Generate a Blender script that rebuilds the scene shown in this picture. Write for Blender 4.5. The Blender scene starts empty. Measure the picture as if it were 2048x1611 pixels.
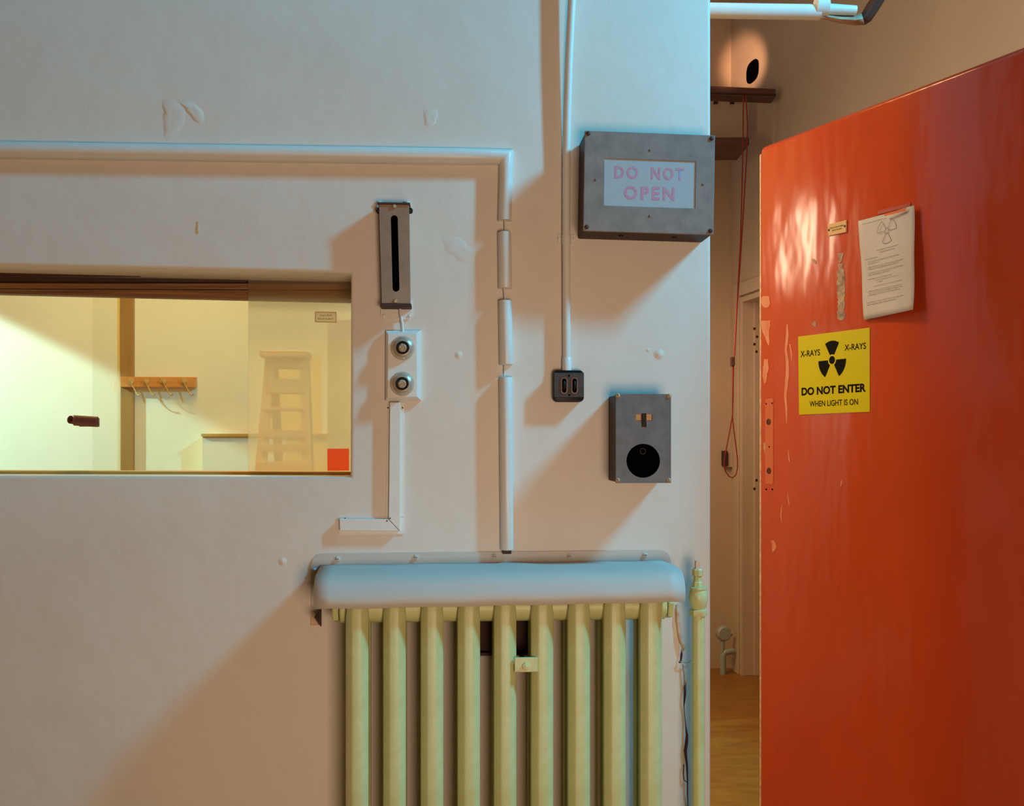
import bpy, bmesh, math, random
from mathutils import Vector, Matrix, Quaternion

C = bpy.context.scene
COL = C.collection
random.seed(7)
R = math.radians
V = Vector

# ------------------------------------------------------------------ camera
F, CX, HY = 2080.0, 1024.0, 880.0          # focal length, principal column, horizon row (2048 x 1611 frame)
D, EYE, YAW = 2.55, 1.35, R(4.0)
CAM = V((0.0, -D, EYE))
FW = V((math.sin(YAW), math.cos(YAW), 0))
RT = V((math.cos(YAW), -math.sin(YAW), 0))
UP = V((0, 0, 1))
cam_d = bpy.data.cameras.new('camera')
cam = bpy.data.objects.new('camera', cam_d)
COL.objects.link(cam)
cam.location = CAM
cam.rotation_euler = (R(90), 0, -YAW)
cam_d.sensor_width = 36.0
cam_d.lens = 36.0 * F / 2048.0
cam_d.shift_y = (HY - 805.5) / 2048.0
C.camera = cam

# ------------------------------------------------------------------ light and exposure
C.view_settings.view_transform = 'Standard'
C.view_settings.look = 'None'
C.view_settings.gamma = 1.0
C.view_settings.use_curve_mapping = False
C.view_settings.exposure = 0.0
C.render.film_transparent = False
C.cycles.use_denoising = True
C.cycles.max_bounces = 8
C.cycles.diffuse_bounces = 4
C.cycles.glossy_bounces = 4
C.cycles.transparent_max_bounces = 12
C.cycles.caustics_reflective = False
C.cycles.caustics_refractive = False
C.cycles.sample_clamp_indirect = 4.0

wd = bpy.data.worlds.new('room_ambience')
C.world = wd
wd.use_nodes = True
wd.node_tree.nodes['Background'].inputs[0].default_value = (1.0, 0.58, 0.38, 1)
wd.node_tree.nodes['Background'].inputs[1].default_value = 0.085


def aim(o, target):
    o.rotation_euler = (V(target) - V(o.location)).to_track_quat('-Z', 'Y').to_euler()


def area(name, loc, target, sx, sy, power, col, spread=180):
    d = bpy.data.lights.new(name, 'AREA')
    d.shape = 'RECTANGLE'
    d.size, d.size_y = sx, sy
    d.energy = power
    d.color = col
    d.spread = R(spread)
    o = bpy.data.objects.new(name, d)
    COL.objects.link(o)
    o.location = loc
    aim(o, target)
    return o


def spot(name, loc, target, power, col, angle, blend, radius):
    d = bpy.data.lights.new(name, 'SPOT')
    d.energy = power
    d.color = col
    d.spot_size = R(angle)
    d.spot_blend = blend
    d.shadow_soft_size = radius
    o = bpy.data.objects.new(name, d)
    COL.objects.link(o)
    o.location = loc
    aim(o, target)
    return o


# blue daylight from a high window on the right, close to the wall
area('daylight_window', (2.68, -1.10, 3.84), (-0.6, 0.1, 1.4), 0.16, 0.55, 160, (0.07, 0.62, 1.0))
# warm fill light added low behind the camera
area('warm_fill', (0.55, -3.1, 0.85), (0.1, 0.0, 1.1), 0.8, 0.8, 42, (1.0, 0.72, 0.50))
# lamp of the control room behind the glass
area('control_room_lamp', (-0.9, 1.1, 3.9), (-0.9, 1.7, 0.9), 0.8, 0.8, 30, (1.0, 0.68, 0.04), 130)
# side lamp of the control room, shining through the open passage onto the door
area('control_room_side_lamp', (-0.8, 1.56, 2.42), (1.2, 0.4, 1.8), 0.10, 0.40, 9, (1.0, 0.74, 0.48))
area('door_fill', (-0.6, 0.62, 3.5), (1.05, 0.4, 1.2), 0.5, 0.4, 15, (1.0, 0.74, 0.48), 120)  # added fill to brighten the door, set outside its mirror reflection
# beam of daylight raking along the control room's back wall from the left
spot('control_room_daylight', (-3.6, 1.5, 2.73), (-2.0, 2.2, 0.68), 580, (0.45, 0.93, 1.0), 50, 0.10, 0.03)
# warm lamp of the passage
spot('passage_lamp', (1.05, 1.9, 3.0), (1.76, 3.29, 3.50), 175, (1.0, 0.55, 0.30), 14, 0.8, 0.03)
area('passage_fill', (1.26, 2.65, 1.9), (1.75, 3.4, 1.0), 0.15, 0.5, 2.8, (1.0, 0.66, 0.45))  # added fill, kept out of view, for the dim back wall


# ------------------------------------------------------------------ projection of photo points on real planes
def ray(px, py):
    return FW + RT * ((px - CX) / F) + UP * ((HY - py) / F)


def on_plane(px, py, p0, n):
    d = ray(px, py)
    t = (V(p0) - CAM).dot(n) / d.dot(n)
    return CAM + d * t


def P(px, py, y=0.0):
    return on_plane(px, py, (0, y, 0), V((0, 1, 0)))


def at_depth(px, py, z):
    return CAM + ray(px, py) * z


# ------------------------------------------------------------------ materials
def lin(c):
    return tuple(((v / 255.0) / 12.92 if v / 255.0 <= 0.04045 else ((v / 255.0 + 0.055) / 1.055) ** 2.4) for v in c)


MATS = {}


def mat(name, c, rough=0.6, metal=0.0, var=0.0, vscale=6.0, c2=None, bump=0.0, bscale=200.0, spec=0.5, coat=0.0,
        stretch=(1, 1, 1), bump2=0.0, b2scale=6.0):
    if name in MATS:
        return MATS[name]
    m = bpy.data.materials.new(name)
    m.use_nodes = True
    nt = m.node_tree
    b = nt.nodes['Principled BSDF']
    b.inputs['Roughness'].default_value = rough
    b.inputs['Metallic'].default_value = metal
    b.inputs['Specular IOR Level'].default_value = spec
    b.inputs['Coat Weight'].default_value = coat
    b.inputs['Coat Roughness'].default_value = 0.12
    col = lin(c)
    tc = nt.nodes.new('ShaderNodeTexCoord')
    mp = nt.nodes.new('ShaderNodeMapping')
    mp.inputs['Scale'].default_value = stretch
    nt.links.new(tc.outputs['Object'], mp.inputs['Vector'])
    if var > 0 or c2:
        n = nt.nodes.new('ShaderNodeTexNoise')
        n.inputs['Scale'].default_value = vscale
        n.inputs['Detail'].default_value = 6
        n.inputs['Roughness'].default_value = 0.65
        nt.links.new(mp.outputs[0], n.inputs['Vector'])
        rp = nt.nodes.new('ShaderNodeValToRGB')
        cc = lin(c2) if c2 else tuple(v * (1 - var) for v in col)
        rp.color_ramp.elements[0].position = 0.32
        rp.color_ramp.elements[1].position = 0.68
        rp.color_ramp.elements[0].color = (*cc, 1)
        rp.color_ramp.elements[1].color = (*col, 1)
        nt.links.new(n.outputs['Fac'], rp.inputs[0])
        nt.links.new(rp.outputs[0], b.inputs['Base Color'])
    else:
        b.inputs['Base Color'].default_value = (*col, 1)
    last = None
    for st, sc in ((bump, bscale), (bump2, b2scale)):
        if st > 0:
            n = nt.nodes.new('ShaderNodeTexNoise')
            n.inputs['Scale'].default_value = sc
            n.inputs['Detail'].default_value = 3
            nt.links.new(mp.outputs[0], n.inputs['Vector'])
            bp = nt.nodes.new('ShaderNodeBump')
            bp.inputs['Strength'].default_value = st
            bp.inputs['Distance'].default_value = 0.5 / sc
            nt.links.new(n.outputs['Fac'], bp.inputs['Height'])
            if last:
                nt.links.new(last.outputs[0], bp.inputs['Normal'])
            last = bp
    if last:
        nt.links.new(last.outputs[0], b.inputs['Normal'])
    MATS[name] = m
    return m


def glass(name, tint, haze, hazecol, gloss=0.05):
    m = bpy.data.materials.new(name)
    m.use_nodes = True
    nt = m.node_tree
    nt.nodes.clear()
    out = nt.nodes.new('ShaderNodeOutputMaterial')
    tr = nt.nodes.new('ShaderNodeBsdfTransparent')
    tr.inputs[0].default_value = (*tint, 1)
    tl = nt.nodes.new('ShaderNodeBsdfTranslucent')
    tl.inputs[0].default_value = (*lin(hazecol), 1)
    gl = nt.nodes.new('ShaderNodeBsdfGlossy')
    gl.inputs['Roughness'].default_value = 0.03
    m1 = nt.nodes.new('ShaderNodeMixShader')
    m1.inputs[0].default_value = haze
    m2 = nt.nodes.new('ShaderNodeMixShader')
    m2.inputs[0].default_value = gloss
    nt.links.new(tr.outputs[0], m1.inputs[1])
    nt.links.new(tl.outputs[0], m1.inputs[2])
    nt.links.new(m1.outputs[0], m2.inputs[1])
    nt.links.new(gl.outputs[0], m2.inputs[2])
    nt.links.new(m2.outputs[0], out.inputs[0])
    return m


M_WALL = mat('wall_paint', (222, 212, 200), 0.5, var=0.05, vscale=3.0, bump=0.10, bscale=220, bump2=0.05, b2scale=5, spec=0.3)
M_PASS = mat('passage_paint', (210, 184, 164), 0.6, var=0.10, vscale=1.6, bump=0.1, bscale=90)
M_WHITE = mat('white_gloss_paint', (222, 218, 210), 0.4, var=0.05, vscale=20, bump=0.06, bscale=120)
M_SHELF = mat('shelf_grey_paint', (194, 188, 178), 0.6, var=0.05, vscale=30, stretch=(0.2, 1, 1), bump=0.05, bscale=200)
M_STEEL = mat('dull_grey_steel', (144, 133, 125), 0.55, metal=0.15, c2=(124, 115, 109), vscale=30, bump=0.12, bscale=300)
M_STEELD = mat('weathered_zinc', (106, 106, 108), 0.55, metal=0.1, c2=(84, 85, 88), vscale=26, bump=0.15, bscale=260)
M_BROWN = mat('dark_brown_paint', (66, 28, 23), 0.5, spec=0.15, c2=(48, 20, 17), vscale=25)
M_BROWNS = mat('brown_steel', (158, 132, 110), 0.5, metal=0.2, c2=(140, 116, 96), vscale=14)
M_RUST = mat('dark_rust', (82, 42, 32), 0.7, c2=(48, 26, 22), vscale=60, bump=0.3, bscale=250)
M_BLACK = mat('black_bakelite', (22, 18, 18), 0.4, spec=0.15)
M_DARKBAK = mat('grey_black_bakelite', (70, 66, 66), 0.45, c2=(56, 52, 52), vscale=40, spec=0.2)
M_REDBAK = mat('red_brown_bakelite', (110, 56, 46), 0.35)
M_HOLE = mat('hole_black', (5, 4, 4), 0.9, spec=0.0)
M_RAIL = mat('rail_brown', (112, 72, 66), 0.5, c2=(92, 58, 52), vscale=12, stretch=(0.3, 1, 6))
M_CHROME = mat('worn_chrome', (226, 212, 190), 0.28, metal=0.55, c2=(190, 172, 150), vscale=30)
M_BRASS = mat('dull_brass', (186, 156, 120), 0.55, metal=0.4)
M_DBRASS = mat('dark_brass', (112, 88, 62), 0.6, metal=0.2)
M_RAD = mat('radiator_green', (206, 210, 154), 0.42, c2=(190, 190, 130), vscale=10, bump=0.08, bscale=120)
M_ORANGE = mat('orange_gloss_paint', (192, 70, 33), 0.17, var=0.12, vscale=3.0, bump2=0.055, b2scale=3.2, bump=0.03,
               bscale=300, spec=0.34, stretch=(1.7, 1.0, 0.6))
M_ORANGE2 = mat('worn_orange', (206, 100, 62), 0.4, var=0.15, vscale=30)
M_SCUFF = mat('pale_scuff', (218, 150, 118), 0.6, c2=(204, 104, 70), vscale=40, stretch=(1, 1, 0.3))
M_GLUE = mat('glue_residue', (200, 170, 138), 0.8, c2=(112, 82, 82), vscale=45)
M_YELLOW = mat('sign_yellow', (204, 188, 0), 0.45, spec=0.2, var=0.05, vscale=8)
M_INK = mat('sign_black', (12, 8, 7), 0.6, spec=0.08)
M_PAPER = mat('old_paper', (196, 184, 178), 0.8, var=0.06, vscale=14)
M_TYPE = mat('typewriter_ink', (104, 84, 78), 0.8)
M_PLATE = mat('buff_plastic', (208, 164, 108), 0.5)
M_TAPE = mat('orange_tape', (216, 96, 40), 0.3)
M_TAPE2 = mat('dark_orange_tape', (168, 42, 18), 0.35)
M_LINO = mat('olive_lino', (168, 112, 40), 0.4, c2=(140, 88, 26), vscale=8, stretch=(1, 3, 1), bump=0.05, bscale=60)
M_CTRL = mat('control_room_yellow', (238, 226, 192), 0.7, var=0.05, vscale=5)
M_POST = mat('varnished_post', (168, 120, 56), 0.5, var=0.15, vscale=12, stretch=(6, 6, 0.4))
M_RACK = mat('orange_wood', (214, 140, 66), 0.45, var=0.12, vscale=14, stretch=(0.4, 6, 6))
M_WOOD = mat('dark_window_wood', (158, 108, 58), 0.6, c2=(96, 56, 28), vscale=10, stretch=(0.3, 10, 14), bump=0.2, bscale=40)
M_WOODD = mat('shaded_window_wood', (92, 50, 24), 0.6, c2=(50, 26, 14), vscale=10, stretch=(0.3, 10, 14))  # darker wood for the window head, its deep shadow put in the colour
M_SILLW = mat('ochre_sill_wood', (214, 168, 90), 0.55, c2=(184, 138, 66), vscale=12, stretch=(0.3, 8, 8))
M_LADDER = mat('pale_ladder_wood', (224, 160, 84), 0.6, var=0.08, vscale=12)
M_CORD = mat('red_cord', (150, 38, 36), 0.7)
M_MAUVE = mat('mauve_reflection', (190, 160, 130), 0.7, c2=(170, 150, 96), vscale=4)  # colour of a reflected strip in the glass
M_DOORREF = mat('door_reflection_red', (240, 92, 40), 0.4, c2=(232, 80, 70), vscale=18)  # opaque colour for the door's reflection in the glass
M_BLUEPIPE = mat('pale_blue_paint', (170, 176, 180), 0.4, var=0.08, vscale=30)
M_FROST = mat('frosted_screen', (166, 176, 182), 0.6, var=0.04, vscale=30)
M_PINK = mat('pink_letters', (200, 112, 148), 0.6, c2=(176, 158, 178), vscale=190)
M_CREAM = mat('cream_flake', (226, 198, 168), 0.7, c2=(190, 140, 110), vscale=60)
M_PEEL = mat('peeled_red_brown', (92, 34, 28), 0.6, c2=(60, 22, 20), vscale=80)
M_CLEAR = glass('clear_pane', (0.985, 0.985, 0.96), 0.01, (230, 225, 200), 0.03)
M_REFHAZE = glass('reflection_haze_pane', (0.985, 0.99, 0.97), 0.34, (255, 255, 246), 0.04)  # milky mix stands for a bright reflection on this pane
M_REFGEL = glass('door_reflection_gel', (1.0, 0.6, 0.5), 0.75, (250, 146, 118), 0.03)  # reflected orange of the door, put in as a tinted patch
M_CARD = glass('label_card', (1.0, 1.0, 1.0), 0.92, (250, 244, 236), 0.02)


# ------------------------------------------------------------------ mesh tools
class MB:
    def __init__(s):
        s.bm = bmesh.new()

    def face(s, vs):
        try:
            return s.bm.faces.new(vs)
        except ValueError:
            return None

    def box(s, a, b):
        (x0, y0, z0), (x1, y1, z1) = a, b
        return s.prism([V((x0, y0, z0)), V((x1, y0, z0)), V((x1, y0, z1)), V((x0, y0, z1))], V((0, y1 - y0, 0)))

    def prism(s, pts, d):
        d = V(d)
        f = [s.bm.verts.new(p) for p in pts]
        b = [s.bm.verts.new(V(p) + d) for p in pts]
        n = len(f)
        s.face(f)
        s.face(b[::-1])
        for i in range(n):
            j = (i + 1) % n
            s.face([f[j], f[i], b[i], b[j]])
        return s

    def taper(s, pts, pts2):
        f = [s.bm.verts.new(p) for p in pts]
        b = [s.bm.verts.new(p) for p in pts2]
        n = len(f)
        s.face(f)
        s.face(b[::-1])
        for i in range(n):
            j = (i + 1) % n
            s.face([f[j], f[i], b[i], b[j]])
        return s

    def lathe(s, o, axis, prof, n=24, caps=True):
        o, a = V(o), V(axis).normalized()
        u = a.orthogonal().normalized()
        w = a.cross(u)
        rings = []
        for r, h in prof:
            rings.append([s.bm.verts.new(o + a * h + (u * math.cos(2 * math.pi * k / n) + w * math.sin(2 * math.pi * k / n)) * max(r, 1e-5)) for k in range(n)])
        for A, B in zip(rings, rings[1:]):
            for k in range(n):
                j = (k + 1) % n
                s.face([A[k], A[j], B[j], B[k]])
        if caps:
            s.face(rings[0][::-1])
            s.face(rings[-1])
        return s

    def tube(s, pts, r, n=12, caps=True):
        pts = [V(p) for p in pts]
        rs = r if isinstance(r, (list, tuple)) else [r] * len(pts)
        rings = []
        u = None
        for i, p in enumerate(pts):
            t = (pts[min(i + 1, len(pts) - 1)] - pts[max(i - 1, 0)]).normalized()
            if u is None:
                u = t.orthogonal().normalized()
            u = (u - t * u.dot(t)).normalized()
            w = t.cross(u)
            rings.append([s.bm.verts.new(p + (u * math.cos(2 * math.pi * k / n) + w * math.sin(2 * math.pi * k / n)) * rs[i]) for k in range(n)])
        for A, B in zip(rings, rings[1:]):
            for k in range(n):
                j = (k + 1) % n
                s.face([A[k], A[j], B[j], B[k]])
        if caps:
            s.face(rings[0][::-1])
            s.face(rings[-1])
        return s

    def sweep(s, pts, prof):
        """prof: function(i) -> list of points of ring i"""
        rings = [[s.bm.verts.new(q) for q in prof(i)] for i in range(len(pts))]
        for A, B in zip(rings, rings[1:]):
            n = len(A)
            for k in range(n):
                j = (k + 1) % n
                s.face([A[k], A[j], B[j], B[k]])
        s.face(rings[0][::-1])
        s.face(rings[-1])
        return s

    def grid(s, rows):
        vs = [[s.bm.verts.new(p) for p in r] for r in rows]
        for A, B in zip(vs, vs[1:]):
            for k in range(len(A) - 1):
                s.face([A[k], A[k + 1], B[k + 1], B[k]])
        return s

    def build(s, name, m, parent=None, world=False, bevel=0.0, smooth=None, seg=2, solid=0.0):
        bm = s.bm
        if world and parent is not None:
            root = parent
            while root.parent:
                root = root.parent
            bm.transform(FRAMES[root.name].inverted())
        bmesh.ops.remove_doubles(bm, verts=bm.verts, dist=1e-6)
        bmesh.ops.recalc_face_normals(bm, faces=bm.faces)
        if bevel > 0:
            ed = [e for e in bm.edges if len(e.link_faces) == 2 and e.calc_face_angle(0) > R(28)]
            bmesh.ops.bevel(bm, geom=ed, offset=bevel, segments=seg, affect='EDGES', profile=0.5, clamp_overlap=True)
        me = bpy.data.meshes.new(name)
        bm.to_mesh(me)
        bm.free()
        me.materials.append(m)
        if smooth is not None:
            for p in me.polygons:
                p.use_smooth = True
            me.set_sharp_from_angle(angle=R(smooth))
        o = bpy.data.objects.new(name, me)
        COL.objects.link(o)
        if parent is not None:
            o.parent = parent
        else:
            FRAMES[o.name] = Matrix.Identity(4)
        if solid:
            md = o.modifiers.new('thickness', 'SOLIDIFY')
            md.thickness = solid
            md.offset = -1
        return o


FRAMES = {}


def tag(o, label=None, cat=None, group=None, kind=None):
    if label:
        o['label'] = label
    if cat:
        o['category'] = cat
    if group:
        o['group'] = group
    if kind:
        o['kind'] = kind
    return o


def thing(name, label, cat, loc, M3=None, group=None):
    o = bpy.data.objects.new(name, None)
    COL.objects.link(o)
    o.empty_display_size = 0.05
    M = Matrix.Translation(V(loc))
    if M3 is not None:
        M = M @ M3.to_4x4()
    o.matrix_world = M
    FRAMES[o.name] = M
    return tag(o, label, cat, group)


def dup(o, off, parent=None, deep=True):
    c = o.copy()
    COL.objects.link(c)
    c.parent = parent if parent is not None else o.parent
    c.location = V(o.location) + V(off)
    if deep:
        for ch in list(o.children):
            d = ch.copy()
            COL.objects.link(d)
            d.parent = c
    return c


def rrect(x0, x1, z0, z1, r, y=0.0, n=5):
    pts = []
    for cx, cz, a0 in ((x1 - r, z0 + r, -90), (x1 - r, z1 - r, 0), (x0 + r, z1 - r, 90), (x0 + r, z0 + r, 180)):
        for k in range(n + 1):
            a = R(a0 + 90 * k / n)
            pts.append(V((cx + r * math.cos(a), y, cz + r * math.sin(a))))
    return pts


def disc(cx, cz, rx, rz, y, n=28):
    return [V((cx + rx * math.cos(2 * math.pi * k / n), y, cz + rz * math.sin(2 * math.pi * k / n))) for k in range(n)]


def text_bm(s, width, height, center, X, Z, off=0.0, res=3, depth=0.0004, maxw=False):
    """lettering fitted to width x height, laid on the plane spanned by X, Z about center, raised along -Y' """
    cu = bpy.data.curves.new('lettering', 'FONT')
    cu.body = s
    cu.align_x = 'CENTER'
    cu.resolution_u = res
    cu.offset = off
    cu.space_character = 1.3 if off == 0.03 else 1.0
    o = bpy.data.objects.new('lettering', cu)
    COL.objects.link(o)
    dg = bpy.context.evaluated_depsgraph_get()
    dg.update()
    me = bpy.data.meshes.new_from_object(o.evaluated_get(dg))
    bpy.data.objects.remove(o)
    bpy.data.curves.remove(cu)
    xs = [v.co.x for v in me.vertices]
    ys = [v.co.y for v in me.vertices]
    x0, x1, y0, y1 = min(xs), max(xs), min(ys), max(ys)
    N = V(X).cross(V(Z)).normalized()           # towards the wall
    sx = width / (x1 - x0)
    sz = height / (y1 - y0)
    for v in me.vertices:
        lx = (v.co.x - (x0 + x1) / 2) * sx
        lz = (v.co.y - (y0 + y1) / 2) * sz
        v.co = V(center) + V(X) * lx + V(Z) * lz - N * (-depth) * -1
    return me


def text_part(name, lines, m, parent, smoothless=True):
    """lines: list of (string, width, height, center, X, Z, off, res) in the parent's own frame"""
    for a in lines:
        me = text_bm(*a)
        me.name = name
        me.materials.clear()
        me.materials.append(m)
        for p in me.polygons:
            p.material_index = 0
        o = bpy.data.objects.new(name, me)
        COL.objects.link(o)
        o.parent = parent


XA, ZA, YA = V((1, 0, 0)), V((0, 0, 1)), V((0, 1, 0))
T = 0.20                                     # thickness of the front wall


def struct(o):
    o['kind'] = 'structure'
    return o


# ================================================================== SETTING
# ---- front wall with the observation window
mb = MB()
xj = P(1422, 880).x
OUT = [V((-4.2, 0, 0)), V((xj, 0, 0)), V((xj, 0, 4.2)), V((-4.2, 0, 4.2))]
HOLE = [P(-420, 950), P(701, 953), P(702, 545), P(-420, 518)]
of = [mb.bm.verts.new(p) for p in OUT]
hf = [mb.bm.verts.new(p) for p in HOLE]
ob = [mb.bm.verts.new(p + V((0, T, 0))) for p in OUT]
hb = [mb.bm.verts.new(p + V((0, T, 0))) for p in HOLE]
for i in range(4):
    j = (i + 1) % 4
    mb.face([of[i], of[j], hf[j], hf[i]])
    mb.face([ob[j], ob[i], hb[i], hb[j]])
    mb.face([of[j], of[i], ob[i], ob[j]])
    mb.face([hf[i], hf[j], hb[j], hb[i]])
wall = struct(mb.build('wall_front', M_WALL, bevel=0.009, seg=3, smooth=40))

# ---- passage: back wall, right wall with its doorway, partition, floor, ceiling
Zc = 6.17
C0 = at_depth(1462, 880, Zc)
C0.z = 0
rdir = V((math.sin(R(6.0)), -math.cos(R(6.0)), 0))     # along the right wall, towards us
rnor = V((rdir.y, -rdir.x, 0))                         # into the passage
if rnor.x > 0:
    rnor = -rnor
yb = C0.y


def RW(px, py, out=0.0):
    return on_plane(px, py, C0 + rnor * out, rnor)


def rw_s(p):
    return (V((p.x, p.y, 0)) - C0).dot(rdir)


HT = 4.3
mb = MB()
mb.box((0.06, yb, 0), (C0.x + 0.6, yb + 0.15, HT))
struct(mb.build('wall_back', M_PASS))
ps = rw_s(RW(1484, 1000))
door_far, door_near = ps + 0.03, ps + 0.93
door_top = RW(1490, 594).z
mb = MB()


def rbox(mb, s0, s1, o0, o1, z0, z1):
    a, b = C0 + rdir * s0, C0 + rdir * s1
    q = [a + rnor * o0, b + rnor * o0, b + rnor * o1, a + rnor * o1]
    mb.prism([V((v.x, v.y, z0)) for v in q], V((0, 0, z1 - z0)))
    return mb


rbox(mb, 0, door_far, -0.15, 0, 0, HT)
rbox(mb, door_far, door_near, -0.15, 0, door_top, HT)
rbox(mb, door_near, 3.05, -0.15, 0, 0, HT)
struct(mb.build('wall_right', M_PASS))
mb = MB()
mb.box((-0.02, 2.2, 0), (0.06, yb, HT))
struct(mb.build('wall_partition', M_PASS))
mb = MB()
mb.box((-4.5, 2.2, 0), (-0.02, 2.35, HT))
wcb = struct(mb.build('wall_control_room', M_CTRL))
mb = MB()
mb.box((-4.6, T, 0), (-4.5, 2.35, HT))
struct(mb.build('wall_left', M_CTRL))
mb = MB()
mb.box((-4.6, -4.0, -0.1), (3.4, yb + 0.15, 0))
struct(mb.build('floor', M_LINO))
mb = MB()
mb.box((-4.6, T, HT), (C0.x + 0.6, yb + 0.15, HT + 0.1))
struct(mb.build('ceiling', M_PASS))

# room beyond the passage doorway: dark closet back; sides and roof added to block daylight
mb = MB()
rbox(mb, door_far - 0.3, door_near + 0.3, -0.85, -0.8, 0, 2.6)
rbox(mb, door_near + 0.25, door_near + 0.3, -0.8, -0.15, 0, 2.6)
rbox(mb, door_far - 0.3, door_far - 0.25, -0.8, -0.15, 0, 2.6)
rbox(mb, door_far - 0.3, door_near + 0.3, -0.85, -0.15, 2.6, 2.65)
struct(mb.build('wall_closet_with_added_sides', M_PASS))

# passage door frame (architrave, lining, stop)
dfr = MB()
rbox(dfr, door_far - 0.105, door_far - 0.03, 0, 0.025, 0, door_top + 0.085)
door1 = struct(dfr.build('door_1', M_PASS, bevel=0.004))
mb = MB()
rbox(mb, door_far - 0.028, door_near + 0.1, 0, 0.025, door_top + 0.01, door_top + 0.085)
mb.build('head_architrave', M_PASS, door1, bevel=0.004)
mb = MB()
rbox(mb, door_near, door_near + 0.075, 0, 0.025, 0, door_top)
mb.build('architrave', M_PASS, door1, bevel=0.004)
mb = MB()
rbox(mb, door_far - 0.02, door_far + 0.015, -0.16, 0.02, 0, door_top)
mb.build('lining', M_PASS, door1, bevel=0.003)
mb = MB()
rbox(mb, door_far + 0.015, door_far + 0.03, -0.16, -0.05, 0, door_top)
mb.build('door_stop', M_PASS, door1, bevel=0.003)
mb = MB()
rbox(mb, door_far + 0.015, door_near, -0.16, 0.02, door_top - 0.03, door_top)
mb.build('head_lining', M_PASS, door1, bevel=0.003)

# ================================================================== ORANGE DOOR
Zf = 3.25
FE = at_depth(1517, 880, Zf)
FE.z = 0
dd = V((math.sin(R(22.2)), -math.cos(R(22.2)), 0))        # along the door, towards its hinge
dn = V((-dd.y, dd.x, 0))                                # into the leaf (away from the seen face)
DW = 1.0
DM = Matrix((dd, dn, ZA)).transposed()
DT = Matrix.Translation(FE) @ DM.to_4x4()
DTI = DT.inverted()


def DL(px, py, out=0.0):
    p = on_plane(px, py, FE - dn * out, dn)
    q = DTI @ p
    return q


dtop = DL(1530, 291).z
door = thing('orange_door', 'big glossy orange metal-clad door standing open at the right', 'door', FE, DM)
mb = MB()
pts = rrect(0.006, DW, 0.012, dtop, 0.018, 0.0)
mb.prism(pts, (0, 0.048, 0))
mb.build('leaf', M_ORANGE, door, bevel=0.012, seg=4, smooth=40)
mb = MB()
mb.box((0.0, 0.004, 0.02), (0.0075, 0.044, dtop - 0.02))
mb.build('edge_strip', M_CREAM, door, bevel=0.001)
# faint patch where a lock was, with its holes
a, b = DL(1531, 797), DL(1547, 968)
mb = MB()
mb.prism(rrect(a.x, b.x, b.z, a.z, 0.006, -0.0012), (0, 0.002, 0))
tag(mb.build('lock_patch', M_ORANGE2, door), 'paler worn patch where a lock plate was')
for (px, py, r) in ((1538, 843, 0.008), (1538.5, 941, 0.008), (1533, 807, 0.002), (1545, 806, 0.002), (1533, 978, 0.002), (1545, 978, 0.002), (1539, 893, 0.002)):
    c = DL(px, py)
    mb = MB()
    mb.lathe((c.x, 0.0, c.z), (0, -1, 0), [(r * 1.25, 0), (r * 1.2, 0.0022), (r * 0.9, 0.0026), (r * 0.85, 0.0016)], 14)
    mb.build('screw_hole', M_HOLE if r < 0.004 else M_PEEL, door, smooth=30)


def flake(pxs, m, name, out=0.0009, par=door, label=None):
    mb = MB()
    q = [DL(px, py) for px, py in pxs]
    mb.prism([V((v.x, -out, v.z)) for v in q], (0, out, 0))
    o = mb.build(name, m, par)
    if label:
        o['label'] = label
    return o


def strip_px(path, jit=1.0, n=3):
    """path of (px, py, halfwidth) -> ragged closed outline"""
    L, Rr = [], []
    for (a, b) in zip(path, path[1:]):
        for k in range(n):
            t = k / n
            x, y, w = (a[i] + (b[i] - a[i]) * t for i in range(3))
            L.append((x - w - random.uniform(0, jit), y))
            Rr.append((x + w + random.uniform(0, jit), y))
    x, y, w = path[-1]
    return L + [(x, y)] + Rr[::-1]


flake(strip_px([(1532, 592, 6), (1531, 606, 8), (1533, 616, 5)], 2.5), M_SCUFF, 'scuff')
flake(strip_px([(1531, 641, 9), (1532, 655, 7), (1534, 672, 4), (1538, 692, 0.5)], 2), M_SCUFF, 'scuff')
flake(strip_px([(1533, 718, 3), (1532, 735, 5), (1530, 752, 3), (1530, 768, 0.8)], 2), M_SCUFF, 'scuff')
flake(strip_px([(1575, 648, 0.8), (1575, 670, 2.5), (1572, 700, 2), (1575, 720, 2.5), (1575, 750, 3), (1571, 790, 2.5), (1573, 820, 1.5), (1574, 852, 0.4)], 0.6), M_SCUFF, 'scuff')
flake(strip_px([(1580, 688, 0.5), (1583, 705, 1.5), (1584, 724, 0.4)], 0.5), M_SCUFF, 'scuff')
flake(strip_px([(1577, 900, 0.4), (1578, 915, 1.0), (1580, 925, 0.4)], 0.4), M_SCUFF, 'scuff')
flake(strip_px([(1684, 960, 0.8), (1683, 967, 1.5), (1681, 974, 0.6)], 0.5), M_SCUFF, 'scuff')
flake(strip_px([(1576, 985, 0.4), (1577, 1000, 1.2), (1579, 1012, 0.5)], 0.4), M_SCUFF, 'scuff')
flake(strip_px([(1564, 1010, 0.5), (1562, 1030, 1.0), (1564, 1046, 0.5)], 0.4), M_SCUFF, 'scuff')
flake(strip_px([(1545, 1080, 2), (1549, 1092, 4), (1546, 1104, 1)], 1.5), M_SCUFF, 'scuff')
flake(strip_px([(1530, 870 + 15, 3), (1535, 905, 5), (1537, 914, 3)], 1.5), M_GLUE, 'glue_residue')
flake(strip_px([(1682, 506, 5), (1681, 518, 3), (1680, 526, 1)], 1.5), M_GLUE, 'glue_residue')
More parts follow.
